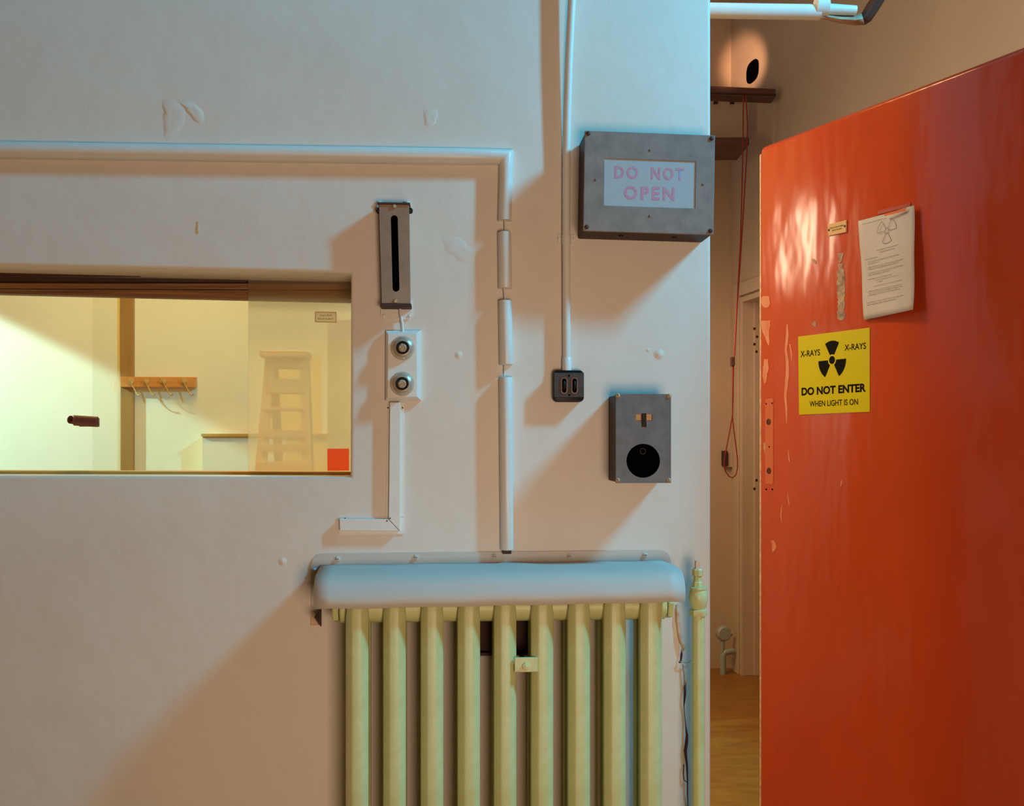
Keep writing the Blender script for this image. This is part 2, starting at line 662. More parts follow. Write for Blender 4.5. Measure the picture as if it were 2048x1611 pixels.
flake(strip_px([(1682, 527, 2), (1682, 545, 5), (1682, 575, 6), (1683, 600, 5), (1682, 620, 5), (1683, 641, 6)], 3.2, 5), M_GLUE, 'glue_residue', label='grey and cream streak left by torn tape')
flake(strip_px([(1626, 518, 2), (1629, 522, 3), (1631, 528, 1)], 1), M_GLUE, 'glue_residue')
flake(strip_px([(1630, 642, 1), (1628, 648, 4), (1631, 653, 2)], 1), M_GLUE, 'glue_residue')
# hinges on the near edge and the post that carries them
mb = MB()
HX = DW + 0.002
post = MB()
post.box((HX + 0.012, -0.02, 0), (HX + 0.10, 0.07, dtop + 0.08))
pj = post.build('trim_1', M_PASS)
pj.matrix_world = DT
struct(pj)
for zz in (0.3, dtop * 0.5, dtop - 0.3):
    mb = MB()
    mb.lathe((HX + 0.005, -0.006, zz - 0.05), (0, 0, 1), [(0.007, 0), (0.007, 0.1)], 12)
    mb.build('hinge', M_BROWNS, door, smooth=40)

# ---- yellow x-ray sign
XD, ZD = V((1, 0, 0)), V((0, 0, 1))
tl, tr_, br, bl = DL(1597, 673), DL(1740, 655), DL(1740, 823), DL(1599, 829)
so = DT @ V((bl.x, 0, bl.z))
sign = thing('warning_sign', 'square yellow X-rays warning sign with black trefoil on orange door', 'sign', so, DM)
base = V((bl.x, 0, bl.z))


def SL(px, py, y=0.0):
    q = DL(px, py) - base
    return V((q.x, y, q.z))


mb = MB()
mb.prism([SL(1597, 673, -0.0016), SL(1740, 655, -0.0016), SL(1740, 823, -0.0016), SL(1599, 829, -0.0016)], (0, 0.0014, 0))
mb.build('sheet', M_YELLOW, sign)
cc = SL(1665, 719.5)
Rz = (SL(1665, 681).z - cc.z)
mb = MB()
yk = -0.0022


def blade(mb, a0, a1, r0, r1, c, y, d=0.0005, n=8):
    pts = [V((c.x + r1 * math.cos(R(a0 + (a1 - a0) * k / n)), y, c.z + r1 * math.sin(R(a0 + (a1 - a0) * k / n)))) for k in range(n + 1)]
    pts += [V((c.x + r0 * math.cos(R(a1 - (a1 - a0) * k / n)), y, c.z + r0 * math.sin(R(a1 - (a1 - a0) * k / n)))) for k in range(n + 1)]
    mb.prism(pts, (0, d, 0))


for a in (90, 210, 330):
    blade(mb, a - 30, a + 30, Rz * 0.30, Rz, cc, yk)
mb.prism(disc(cc.x, cc.z, Rz * 0.205, Rz * 0.205, yk), (0, 0.0005, 0))
mb.build('trefoil', M_INK, sign)


def fit(px0, px1, pyc, h, s, off=0.0):
    a, b = SL(px0, pyc), SL(px1, pyc)
    k = abs(SL(px0, pyc - h / 2).z - SL(px0, pyc + h / 2).z)
    c = (a + b) / 2
    return (s, abs(b.x - a.x), k, V((c.x, -0.0026, c.z)), XD, ZD, off, 4)


w = lambda px0, py0, px1, py1, h, s, off=0.0: (s, (SL(px1, py1) - SL(px0, py0)).length, abs(SL(px0, py0 - h / 2).z - SL(px0, py0 + h / 2).z),
                                               (SL(px0, py0, -0.0024) + SL(px1, py1, -0.0024)) / 2, (SL(px1, py1) - SL(px0, py0)).normalized(), ZD, off, 4)
text_part('lettering', [w(1602, 708, 1641, 704, 12.5, 'X-RAYS', 0.012), w(1690, 695, 1733, 691, 12.5, 'X-RAYS', 0.012),
                        w(1604, 783, 1733, 774.5, 16, 'DO NOT ENTER', 0.04), w(1620, 807.5, 1717, 803, 11.5, 'WHEN LIGHT IS ON', 0.012)], M_INK, sign)

# ---- small buff plate
q = [DL(1657, 449), DL(1694.5, 440), DL(1694, 464), DL(1658.5, 472)]
base_p = V((q[3].x, 0, q[3].z))
plate = thing('door_plate', 'small buff plate with two lines of brown capitals on orange door', 'sign', DT @ base_p, DM)
mb = MB()
mb.prism([V((v.x - base_p.x, -0.004, v.z - base_p.z)) for v in q], (0, 0.004, 0))
mb.build('plate', M_PLATE, plate, bevel=0.0005)


def BL(px, py, y, b):
    v = DL(px, py)
    return V((v.x - b.x, y, v.z - b.z))


def wl(b, y, px0, py0, px1, py1, h, s, off=0.0, res=2):
    A, B = BL(px0, py0, y, b), BL(px1, py1, y, b)
    k = abs(BL(px0, py0 - h / 2, y, b).z - BL(px0, py0 + h / 2, y, b).z)
    return (s, (B - A).length, k, (A + B) / 2, (B - A).normalized(), ZD, off, res)


text_part('lettering', [wl(base_p, -0.0046, 1662, 457, 1689, 450.5, 3.0, 'THIS DOOR IS LINED', 0.02),
                        wl(base_p, -0.0046, 1666, 461.5, 1686, 456.5, 3.0, 'WITH 1% LEAD', 0.02)], M_INK, plate)
for px, py in ((1660, 460), (1691.5, 452)):
    c = BL(px, py, -0.004, base_p)
    mb = MB()
    mb.lathe(c, (0, -1, 0), [(0.0035, 0), (0.003, 0.0012), (0.001, 0.0016)], 10)
    mb.build('screw', M_PEEL, plate, smooth=40)

# ---- typed notice
q = [DL(1718, 442), DL(1836, 411), DL(1842, 620), DL(1731, 640)]
base_n = V((q[3].x, 0, q[3].z))
notice = thing('paper_notice', 'white typed notice with outlined trefoil taped to orange door', 'notice', DT @ base_n, DM)
NQ = [V((v.x - base_n.x, 0, v.z - base_n.z)) for v in q]


def NU(u, v, lift=0.0):
    p = NQ[3] * (1 - u) * (1 - v) + NQ[2] * u * (1 - v) + NQ[0] * (1 - u) * v + NQ[1] * u * v
    y = -0.002 - 0.012 * u ** 2 - 0.010 * (1 - v) ** 2 * u - 0.004 * (1 - v) ** 2 - 0.0015 * math.sin(9 * v + 3 * u)
    return V((p.x, y - lift, p.z))


mb = MB()
mb.grid([[NU(i / 12, j / 16) for i in range(13)] for j in range(17)])
mb.build('sheet', M_PAPER, notice, smooth=60, solid=0.0004)


def nline(u0, u1, v, h, s, off=0.0):
    A, B = NU(u0, v, 0.0015), NU(u1, v, 0.0015)
    return (s, (B - A).length, h * 0.27, (A + B) / 2, (B - A).normalized(), ZD, off, 1)


NL = [nline(0.07, 0.50, 0.955, 0.010, 'NOTE: X-RAY DEPARTMENT RULES'), nline(0.74, 0.86, 0.952, 0.010, 'NOTICE'),
      nline(0.30, 0.72, 0.660, 0.010, 'CODE OF PRACTICE FOR PERSONS EXPOSED TO'), nline(0.36, 0.64, 0.635, 0.010, 'IONISING RADIATIONS'),
      nline(0.07, 0.31, 0.595, 0.010, 'RULES FOR STAFF')]
body = [(0.565, 0.12, 0.72, 'THIS ROOM MUST NOT BE ENTERED AT ANY TIME WHEN'), (0.545, 0.12, 0.34, 'THE LIGHT IS ON'),
        (0.510, 0.12, 0.80, 'WHEN THE BEAM IS ON ALL PERSONS SHALL STAND BEHIND'), (0.490, 0.12, 0.70, 'THE PROTECTIVE SCREEN AND WEAR APRONS'),
        (0.452, 0.12, 0.79, 'DOORS MUST BE CLOSED BEFORE AN EXPOSURE IS MADE AND'), (0.432, 0.12, 0.52, 'THE WARNING LIGHT LIT'),
        (0.392, 0.12, 0.56, 'FILM BADGES MUST BE WORN'), (0.368, 0.24, 0.68, 'A) WHEN WORKING IN THE ROOM'), (0.348, 0.27, 0.40, 'OR NEAR IT'),
        (0.312, 0.22, 0.76, 'B) WHEN ASSISTING WITH A PATIENT'),
        (0.272, 0.13, 0.76, 'REPORT ANY FAULT OF THE APPARATUS AT ONCE AND DO'), (0.252, 0.13, 0.77, 'NOT USE IT UNTIL IT HAS BEEN TESTED BY THE'), (0.232, 0.13, 0.72, 'ENGINEER OR THE PHYSICIST IN CHARGE'),
        (0.160, 0.09, 0.80, 'IN THE EVENT OF ANY ACCIDENT SWITCH OFF THE SUPPLY'), (0.138, 0.09, 0.66, 'AND INFORM THE SUPERINTENDENT')]
for v, u0, u1, s in body:
    NL.append(nline(u0, u1, v, 0.010, s))
for k, v in enumerate((0.565, 0.510, 0.452, 0.392, 0.272)):
    NL.append(nline(0.075, 0.09, v, 0.010, '%d.' % (k + 1)))
text_part('typed_line', NL, M_TYPE, notice)
mb = MB()
tc_ = NU(0.515, 0.825)
for a in (30, 150, 270):
    pts = [V((0.006 * math.cos(R(a - 30)), 0, 0.006 * math.sin(R(a - 30))))]
    pts += [V((0.033 * math.cos(R(a - 30 + 6 * k)), 0, 0.033 * math.sin(R(a - 30 + 6 * k)))) for k in range(11)]
    pts += [V((0.006 * math.cos(R(a + 30)), 0, 0.006 * math.sin(R(a + 30))))]
    mb.tube([tc_ + V((p.x, -0.0028, p.z + p.x * 0.02)) for p in pts], 0.00045, 5)
mb.tube([tc_ + V((0.007 * math.cos(R(20 * k)), -0.0028, 0.007 * math.sin(R(20 * k)))) for k in range(19)], 0.0004, 5)
mb.build('trefoil_outline', M_TYPE, notice)
mb = MB()
mb.prism([BL(x, y, -0.0165, base_n) for x, y in ((1776, 429), (1822, 417), (1820, 423), (1778, 433))], (0, 0.0005, 0))
tag(mb.build('tape', M_TAPE, notice), 'strip of orange tape over the top edge')
mb = MB()
mb.prism([BL(x, y, -0.0015, base_n) for x, y in ((1755, 422), (1822, 405), (1821, 413), (1757, 429))], (0, 0.0014, 0))
tag(mb.build('tape', M_TAPE2, notice), 'dark orange tape along the top edge')

# ================================================================== FRONT WALL ITEMS
# ---- lagged pipe run: trunking across the wall, elbow, broken lengths on a wire
def dsec(c, along, across, hw, e, n=7):
    """rounded D section standing on the wall"""
    pts = [c - across * hw]
    for k in range(n + 1):
        a = math.pi - math.pi * k / n
        pts.append(c + across * hw * math.cos(a) * 1.0 + V((0, -e * (0.35 + 0.65 * math.sin(a)), 0)))
    pts.append(c + across * hw)
    return pts


lag = thing('boxed_pipe', 'white painted pipe casing turning down beside the tall slotted box', 'pipe', P(1010, 312))
hw = 0.0175
e = 0.030
c0, c1 = P(-260, 298), P(1012, 316)
cv = P(1010, 316)
dirx = (c1 - c0).normalized()
perp = V((-dirx.z, 0, dirx.x))
cend = P(1009, 443)
mb = MB()
sec = []
for t in (0.0, 0.2, 0.4, 0.6, 0.8):
    c = c0.lerp(c1, t)
    sec.append([c + perp * (hw * 1.12) * math.cos(a) + V((0, -e * (0.3 + 0.7 * math.sin(a)) if 0 < k < 9 else 0, 0)) for k, a in [(k, math.pi * (k - 1) / 8 if 0 < k < 10 else 0) for k in range(1, 10)]])


def ring(c, ax, hw, e):
    c = c + V((0, -0.0006, 0))
    out = []
    for k in range(9):
        a = math.pi * k / 8
        out.append(c + ax * hw * math.cos(a) + V((0, -e * (0.35 + 0.65 * math.sin(a)), 0)))
    out.insert(0, c + ax * hw)
    out.append(c - ax * hw)
    return out


dz = (cend - cv).normalized()
ax2 = V((-dz.z, 0, dz.x))
mit = (perp + ax2).normalized() * 1.41
rings = [ring(c0.lerp(c1, t), perp, hw * 1.1, e) for t in (0.0, 0.25, 0.5, 0.75, 0.93)]
corner = c1.copy()
rings.append(ring(corner, mit, hw * 1.02, e))
rings += [ring(corner.lerp(cend, t), ax2, hw * 0.95, e) for t in (0.25, 0.6, 1.0)]
mb.sweep(rings, lambda i: rings[i])
mb.build('casing', M_WHITE, lag, world=True, smooth=50)
for (xa, ya, xb, yb_) in ((1008.5, 466, 1010, 578), (1010, 602, 1012, 730), (1011, 755, 1014, 1098)):
    a, b = P(xa, ya), P(xb, yb_)
    dz = (b - a).normalized()
    ax = V((-dz.z, 0, dz.x))
    rr = [ring(a.lerp(b, t), ax, hw * 0.95, e) for t in (0, 0.33, 0.66, 1.0)]
    mb = MB()
    mb.sweep(rr, lambda i: rr[i])
    mb.build('casing', M_WHITE, lag, world=True, smooth=50, bevel=0.0015)
mb = MB()
wp = [P(x, y) + V((0, -0.012, 0)) for x, y in ((1009, 430), (1010, 465), (1008, 580), (1010, 605), (1009, 728), (1008, 760), (1013, 1090), (1014, 1104))]
mb.tube(wp, 0.0022, 8)
mb.build('core_pipe', M_WHITE, lag, world=True, smooth=60)
mb = MB()
a = P(1013, 1101)
mb.box((a.x - 0.011, -0.018, a.z - 0.006), (a.x + 0.011, -0.001, a.z + 0.006))
tag(mb.build('pipe_end', M_RUST, lag, world=True, bevel=0.002), 'rusty stub at the lower end')

# ---- round conduit from the top down to the black switch
cond = thing('conduit_pipe', 'thin white conduit running down to the black double switch', 'pipe', P(1134, 742))
mb = MB()
cp = [(1146, -60), (1143, 0), (1140, 60), (1137, 130), (1134.5, 220), (1133, 320), (1132.5, 450), (1133, 600), (1133.5, 742)]
pts = [P(x, y, -0.014) + V((0, -0.010 * max(0, (300 - y) / 300), 0)) for x, y in cp]
mb.tube(pts, 0.0098, 16)
mb.build('tube', M_WHITE, cond, world=True, smooth=60)
mb = MB()
c = P(1133, 478)
mb.lathe(P(1132.7, 488, -0.014), (0, 0, 1), [(0.0112, 0), (0.0112, 0.022)], 18)
mb.box((c.x - 0.022, -0.004, c.z - 0.011), (c.x + 0.022, -0.0005, c.z + 0.011))
mb.build('saddle_clip', M_WHITE, cond, world=True, smooth=40)
for sx in (-1, 1):
    mb = MB()
    mb.lathe((c.x + sx * 0.0175, -0.004, c.z), (0, -1, 0), [(0.0042, 0), (0.0036, 0.002), (0.001, 0.0026)], 12)
    mb.build('screw', M_WHITE, cond, world=True, smooth=40)
mb = MB()
mb.lathe(P(1133.5, 742, -0.014), (0, 0, 1), [(0.0115, 0), (0.0115, 0.032), (0.0098, 0.034)], 18)
mb.build('bush', M_WHITE, cond, world=True, smooth=40)

# ---- DO NOT OPEN box
ye = -0.104
TL, TR, BR, BLc = P(1169, 262, ye), P(1429.5, 271, ye), P(1426.5, 470, ye), P(1166.5, 461.5, ye)
sx_ = ((TR - TL) + (BR - BLc)).normalized()
sz_ = V((-sx_.z, 0, sx_.x))
W_, H_ = ((TR - TL).length + (BR - BLc).length) / 2, ((TL - BLc).length + (TR - BR).length) / 2
ctr = (TL + TR + BR + BLc) / 4
BM = Matrix((sx_, YA, sz_)).transposed()
lb = thing('warning_light_box', 'grey steel light box lettered DO NOT OPEN on the wall', 'light box', (ctr.x, 0, ctr.z), BM)
LBI = FRAMES[lb.name].inverted()


def LB(px, py, y=ye):
    return LBI @ P(px, py, y)


mb = MB()
mb.box((-W_ / 2 + 0.001, ye + 0.004, -H_ / 2 + 0.001), (W_ / 2 - 0.001, 0.0, H_ / 2 - 0.001))
mb.build('casing', M_BROWN, lb, bevel=0.004)
wtl, wbr = LB(1209.5, 317), LB(1389.5, 417)
x0, x1, z0, z1 = wtl.x, wbr.x, wbr.z, wtl.z
mb = MB()
outer = [V((-W_ / 2, 0, -H_ / 2)), V((W_ / 2, 0, -H_ / 2)), V((W_ / 2, 0, H_ / 2)), V((-W_ / 2, 0, H_ / 2))]
inner = [V((x0, 0, z0)), V((x1, 0, z0)), V((x1, 0, z1)), V((x0, 0, z1))]
A = [[mb.bm.verts.new(v + V((0, yy, 0))) for v in outer] for yy in (ye - 0.003, ye + 0.004)]
B = [[mb.bm.verts.new(v + V((0, yy, 0))) for v in inner] for yy in (ye - 0.003, ye + 0.004)]
for i in range(4):
    j = (i + 1) % 4
    mb.face([A[0][i], A[0][j], B[0][j], B[0][i]])
    mb.face([A[1][j], A[1][i], B[1][i], B[1][j]])
    mb.face([A[0][j], A[0][i], A[1][i], A[1][j]])
    mb.face([B[0][i], B[0][j], B[1][j], B[1][i]])
fp = mb.build('front_plate', M_STEEL, lb, bevel=0.0012)
mb = MB()
mb.box((x0 - 0.004, ye - 0.0008, z0 - 0.004), (x1 + 0.004, ye + 0.0036, z1 + 0.004))
scr = mb.build('screen', M_FROST, lb)


def bt(px0, py0, px1, py1, h, s, off):
    Aa, Bb = LB(px0, py0), LB(px1, py1)
    k = abs(LB(px0, py0 - h / 2).z - LB(px0, py0 + h / 2).z)
    c = (Aa + Bb) / 2
    return (s, (Bb - Aa).length, k, V((c.x, ye - 0.0016, c.z)), XA, ZA, off, 4)


text_part('lettering', [bt(1229, 344.5, 1276, 345.5, 25, 'DO', 0.03), bt(1302, 346.5, 1368, 348.5, 25, 'NOT', 0.03), bt(1248, 385, 1349, 388, 27, 'OPEN', 0.03)], M_PINK, scr)
for px, py, r, m in ((1176, 267.5, 0.0055, M_RUST), (1422.5, 277.5, 0.0055, M_RUST), (1173, 454, 0.0055, M_RUST), (1420, 462, 0.0055, M_RUST),
                     (1299, 301, 0.0028, M_DBRASS), (1190.5, 360, 0.0028, M_DBRASS), (1405, 369.5, 0.0028, M_DBRASS), (1298.5, 432.5, 0.0028, M_DBRASS)):
    c = LB(px, py)
    mb = MB()
    mb.lathe((c.x, ye - 0.0028, c.z), (0, -1, 0), [(r, 0), (r * 0.95, r * 0.35), (r * 0.6, r * 0.65), (r * 0.1, r * 0.75)], 14)
    mb.build('screw', m, lb, smooth=40)
for fx in (-0.185, 0.235):
    mb = MB()
    mb.lathe((fx * W_, ye * 0.55, -H_ / 2 + 0.0008), (0, 0, -1), [(0.006, 0), (0.0055, 0.002), (0.002, 0.003)], 12)
    mb.build('rivet', M_BLACK, lb, smooth=40)

# ---- tall slotted brown box
yi = -0.045
sb = thing('slotted_steel_box', 'tall narrow brown steel box with a black vertical slot', 'box', P(792, 611))
q = [P(758, 407, yi), P(818, 407, yi), P(820.5, 611, yi), P(764, 611, yi)]
slot_t, slot_b = P(788.5, 437, yi), P(792, 576, yi)
rs = P(795.5, 437, yi).x - slot_t.x
mb = MB()
# housing: front face with a slot cut through it (ring of quads), sides and back
no = 120
so_out, so_in = [], []
for k in range(no):
    t = k / no
    # inner slot outline, clockwise from top centre
    L_ = (slot_t - slot_b).length
    per = 2 * L_ + 2 * math.pi * rs
    d_ = t * per
    up_ = (slot_t - slot_b).normalized()
    rt_ = V((up_.z, 0, -up_.x))
    if d_ < math.pi * rs / 2:
        a = d_ / rs
        p = slot_t + up_ * rs * math.cos(a) + rt_ * rs * math.sin(a)
    elif d_ < math.pi * rs / 2 + L_:
        p = slot_t + rt_ * rs - up_ * (d_ - math.pi * rs / 2)
    elif d_ < math.pi * rs * 1.5 + L_:
        a = (d_ - math.pi * rs / 2 - L_) / rs
        p = slot_b + rt_ * rs * math.cos(a) - up_ * rs * math.sin(a)
    elif d_ < math.pi * rs * 1.5 + 2 * L_:
        p = slot_b - rt_ * rs + up_ * (d_ - math.pi * rs * 1.5 - L_)
    else:
        a = (d_ - math.pi * rs * 1.5 - 2 * L_) / rs
        p = slot_t - rt_ * rs * math.cos(a) + up_ * rs * math.sin(a)
    so_in.append(p)
pl = [(q[0] + q[1]) / 2, q[1], q[2], q[3], q[0], (q[0] + q[1]) / 2]
lens = [(pl[i + 1] - pl[i]).length for i in range(5)]
tot = sum(lens)
# map outer points: corners hit exactly by snapping
out_par = [0]
for l in lens:
    out_par.append(out_par[-1] + l / tot)
for k in range(no):
    t = k / no
    for i in range(5):
        if out_par[i] <= t <= out_par[i + 1] + 1e-9:
            u = (t - out_par[i]) / (out_par[i + 1] - out_par[i])
            so_out.append(pl[i].lerp(pl[i + 1], u))
            break
for cpt in q:
    kk = min(range(no), key=lambda i: (so_out[i] - cpt).length)
    so_out[kk] = cpt.copy()
vo = [mb.bm.verts.new(p) for p in so_out]
vi = [mb.bm.verts.new(p) for p in so_in]
vi2 = [mb.bm.verts.new(p + V((0, 0.004, 0))) for p in so_in]
vb = [mb.bm.verts.new(V((p.x, -0.004, p.z))) for p in so_out]
for k in range(no):
    j = (k + 1) % no
    mb.face([vo[k], vo[j], vi[j], vi[k]])
    mb.face([vi[k], vi[j], vi2[j], vi2[k]])
    mb.face([vo[j], vo[k], vb[k], vb[j]])
mb.face(vb)
house = mb.build('housing', M_BROWNS, sb, world=True)
mb = MB()
mb.box((slot_b.x - 0.02, yi + 0.006, slot_b.z - 0.03), (slot_b.x + 0.016, yi + 0.009, slot_t.z + 0.03))
tag(mb.build('slot_backing', M_HOLE, sb, world=True), 'black interior behind the slot')
mb = MB()
a, b = P(756, 408, yi), P(820.5, 404, yi)
mb.box((a.x, yi - 0.004, a.z - 0.001), (b.x, -0.004, a.z + 0.004))
mb.build('top_lip', M_RUST, sb, world=True, bevel=0.001)
mb = MB()
a, b = P(761, 614, yi), P(823, 607, yi)
mb.box((a.x, yi - 0.006, a.z), (b.x, -0.004, b.z))
mb.build('bottom_cap', M_RUST, sb, world=True, bevel=0.002)
for px, py in ((788.5, 412.5), (790.5, 602)):
    mb = MB()
    mb.lathe(P(px, py, yi), (0, -1, 0), [(0.0055, 0), (0.0055, 0.002), (0.004, 0.0042), (0.001, 0.005)], 12)
    mb.build('screw', M_BRASS, sb, world=True, smooth=40)
for px in (757.5, 820.5):
    mb = MB()
    c = P(px, 421.5, -0.028)
    sgn = -1 if px < 790 else 1
    mb.lathe(c, (sgn, 0, 0), [(0.007, -0.004), (0.007, 0.003), (0.004, 0.006)], 6)
    mb.build('clamp_nut', M_BLACK, sb, world=True, smooth=30)
mb = MB()
for pxs in (((753, 402), (762, 401), (764, 425), (754, 425)), ((808, 401), (820, 402), (822, 425), (810, 425)),
            ((760, 600), (823, 600), (825, 630), (818, 639), (768, 639), (761, 632))):
    mb = MB()
    mb.prism([P(x, y, -0.004) for x, y in pxs], (0, 0.0038, 0))
    bp_ = mb.build('back_plate', M_WHITE, sb, world=True, bevel=0.001)
for px, py in ((757.5, 404.5), (814, 404.5), (767.5, 631), (819, 631)):
    mb = MB()
    mb.lathe(P(px, py, -0.004), (0, -1, 0), [(0.0042, 0), (0.0036, 0.0022), (0.001, 0.003)], 12)
    mb.build('plate_screw', M_WHITE, bp_, world=True, smooth=40)
mb = MB()
mb.tube([P(x, y, -0.012) for x, y in ((800, 612), (801.5, 630), (804.5, 648), (805.5, 666))], 0.0038, 10)
mb.build('cable', M_WHITE, sb, world=True, smooth=60)

# ---- switch panel with two round toggle switches
sp = thing('switch_panel', 'white square-edged board with two round chrome toggle switches', 'switch', P(806, 801))
mb = MB()
yf = -0.020
mb.taper([P(776, 668, yf), P(833, 667, yf), P(834, 793, yf), P(775, 794, yf)],
         [P(771.5, 661, -0.012), P(842, 660, -0.012), P(842.5, 801, -0.012), P(771, 801, -0.012)])
mb.prism([P(771.5, 661, -0.012), P(842, 660, -0.012), P(842.5, 801, -0.012), P(771, 801, -0.012)], (0, 0.012, 0))
mb.build('board', M_WHITE, sp, world=True, bevel=0.001)
for px, py in ((805.5, 696), (804.5, 767.5)):
    c = P(px, py, yf)
    r = 0.029
    mb = MB()
    mb.lathe(c, (0, -1, 0), [(r, 0), (r, 0.003), (r * 0.93, 0.008), (r * 0.78, 0.013), (r * 0.62, 0.0158), (r * 0.56, 0.0164), (r * 0.54, 0.0150)], 36)
    tsw = mb.build('toggle_switch', M_CHROME, sp, world=True, smooth=50)
    mb = MB()
    mb.lathe(c, (0, -1, 0), [(r * 0.55, 0.0148), (r * 0.52, 0.0160), (r * 0.36, 0.0160), (r * 0.33, 0.0145)], 24)
    mb.build('insulator_ring', M_BLACK, tsw, world=True, smooth=40)
    mb = MB()
    mb.lathe(c, (0, -1, 0), [(r * 0.31, 0.014), (r * 0.31, 0.019), (r * 0.25, 0.0205), (r * 0.2, 0.0195)], 24)
    mb.build('collar', M_BRASS, tsw, world=True, smooth=40)
    mb = MB()
    mb.tube([c + V((0, -0.018, 0)), c + V((0, -0.026, 0.003)), c + V((0, -0.032, 0.005))], [0.0024, 0.003, 0.0042], 12)
    mb.build('lever', M_CHROME, tsw, world=True, smooth=60)

# ---- wooden cable casing below the switch panel
cs = thing('cable_casing', 'white square cable casing forming an L under the switch panel', 'casing', P(790, 1066))
mb = MB()
mb.prism([P(776, 804, -0.003), P(809, 804, -0.003), P(808, 1033.5, -0.003), P(772, 1033.5, -0.003)], (0, 0.003, 0))
mb.build('backing_strip', M_WHITE, cs, world=True)
mb = MB()
mb.prism([P(779.5, 804, -0.017), P(801, 804, -0.017), P(800, 1062, -0.017), P(777, 1037.5, -0.017)], (0, 0.017, 0))
mb.build('upright_casing', M_WHITE, cs, world=True, bevel=0.0015)
mb = MB()
mb.prism([P(678.5, 1037, -0.017), P(776, 1037.5, -0.017), P(799, 1062, -0.017), P(679.5, 1061, -0.017)], (0, 0.017, 0))
mb.build('lower_casing', M_WHITE, cs, world=True, bevel=0.0015)
mb = MB()
mb.prism([P(676, 1034, -0.003), P(808, 1034, -0.003), P(808, 1067, -0.003), P(677, 1068, -0.003)], (0, 0.003, 0))
mb.build('backing_strip', M_WHITE, cs, world=True)
for px, py, yy in ((805, 815, -0.003), (690, 1036, -0.003), (774, 1041, -0.017), (780, 1036, -0.017), (776, 815, -0.003)):
    mb = MB()
    mb.lathe(P(px, py, yy), (0, -1, 0), [(0.002, 0), (0.0018, 0.0008), (0.0005, 0.001)], 8)
    mb.build('nail_head', M_RUST, cs, world=True)

# ---- black double switch
yk = -0.032
bs = thing('double_switch', 'black bakelite switch with two slotted rockers under thin conduit', 'switch', P(1138, 771))
a, b = P(1107, 803, yk), P(1168.5, 740, yk)
mb = MB()
mb.prism(rrect(a.x, b.x, a.z, b.z, 0.011, yk + 0.004), (0, -yk - 0.004, 0))
mb.build('body', M_BLACK, bs, world=True, bevel=0.002, smooth=40)
mb = MB()
c1_, c2_ = P(1108, 794, yk), P(1168, 745, yk)
mb.prism([V((c1_.x, yk, c1_.z)), V((c2_.x, yk, c1_.z)), V((c2_.x, yk, c2_.z)), V((c1_.x, yk, c2_.z))], (0, 0.006, 0))
mb.build('cover_plate', M_DARKBAK, bs, world=True, bevel=0.001)
for px in (1128.3, 1149):
    ct, cb = P(px, 761, yk), P(px, 780.5, yk)
    r = 0.0084
    mb = MB()
    o1, o2 = [], []
    for k in range(24):
        a_ = 2 * math.pi * k / 24
        cc_ = ct if math.sin(a_) >= 0 else cb
        o1.append(cc_ + V((r * math.cos(a_), -0.002, r * math.sin(a_))))
        o2.append(cc_ + V((r * 0.66 * math.cos(a_), -0.002, r * 0.66 * math.sin(a_))))
    rg = [[p + V((0, 0.004, 0)) for p in o1], o1, o2, [p + V((0, 0.0045, 0)) for p in o2]]
    vs = [[mb.bm.verts.new(p) for p in g] for g in rg]
    for A_, B_ in zip(vs, vs[1:]):
        for k in range(24):
            j = (k + 1) % 24
            mb.face([A_[k], A_[j], B_[j], B_[k]])
    rim = mb.build('rocker_rim', M_REDBAK, bs, world=True, smooth=40)
    mb = MB()
    mb.prism([p + V((0, 0.0015, 0)) for p in o2], (0, 0.002, 0))
    mb.build('rocker_well', M_HOLE, rim, world=True)
    mb = MB()
    mid = (ct + cb) / 2
    mb.tube([mid + V((0, 0.001, 0.009)), mid + V((0, -0.002, 0.003)), mid + V((0, -0.0035, -0.003)), mid + V((0, 0.001, -0.010))], [0.004, 0.0042, 0.0042, 0.0034], 10)
    mb.build('rocker', M_BLACK, rim, world=True, smooth=60)
for px, py in ((1138, 751), (1138.5, 789.5)):
    mb = MB()
    mb.lathe(P(px, py, yk), (0, -1, 0), [(0.0026, 0), (0.0024, 0.0008), (0.0008, 0.001)], 10)
    mb.build('screw', M_HOLE, bs, world=True)

# ---- socket box
ys = -0.112
sk = thing('socket_box', 'grey steel socket box with black round hole and T slot', 'socket', P(1280, 965))
kx0, kx1, kz0, kz1 = P(1231.5, 880, ys).x, P(1341.5, 880, ys).x, P(1280, 965.5, ys).z, P(1280, 787.5, ys).z
mb = MB()
mb.box((kx0 + 0.001, ys + 0.004, kz0 + 0.002), (kx1 - 0.001, 0, kz1 - 0.002))
mb.build('casing', M_BROWN, sk, world=True, bevel=0.003)
# front plate built of pieces round the T slot and the hole
hc = P(1286, 921, ys)
hr = P(1319.5, 921, ys).x - hc.x
mb = MB()
nn = 48
sq, ci = [], []
zsplit = P(1286, 872, ys).z
for k in range(nn):
    a_ = 2 * math.pi * k / nn
    ci.append(V((hc.x + hr * math.cos(a_), ys - 0.003, hc.z + hr * math.sin(a_))))
    dx, dz2 = math.cos(a_), math.sin(a_)
    tx = ((kx1 if dx > 0 else kx0) - hc.x) / dx if abs(dx) > 1e-6 else 1e9
    tz = ((zsplit if dz2 > 0 else kz0) - hc.z) / dz2 if abs(dz2) > 1e-6 else 1e9
    t_ = min(tx, tz)
    sq.append(V((hc.x + dx * t_, ys - 0.003, hc.z + dz2 * t_)))
for cpt in ((kx0, kz0), (kx1, kz0), (kx1, zsplit), (kx0, zsplit)):
    cv_ = V((cpt[0], ys - 0.003, cpt[1]))
    kk = min(range(nn), key=lambda i: (sq[i] - cv_).length)
    sq[kk] = cv_
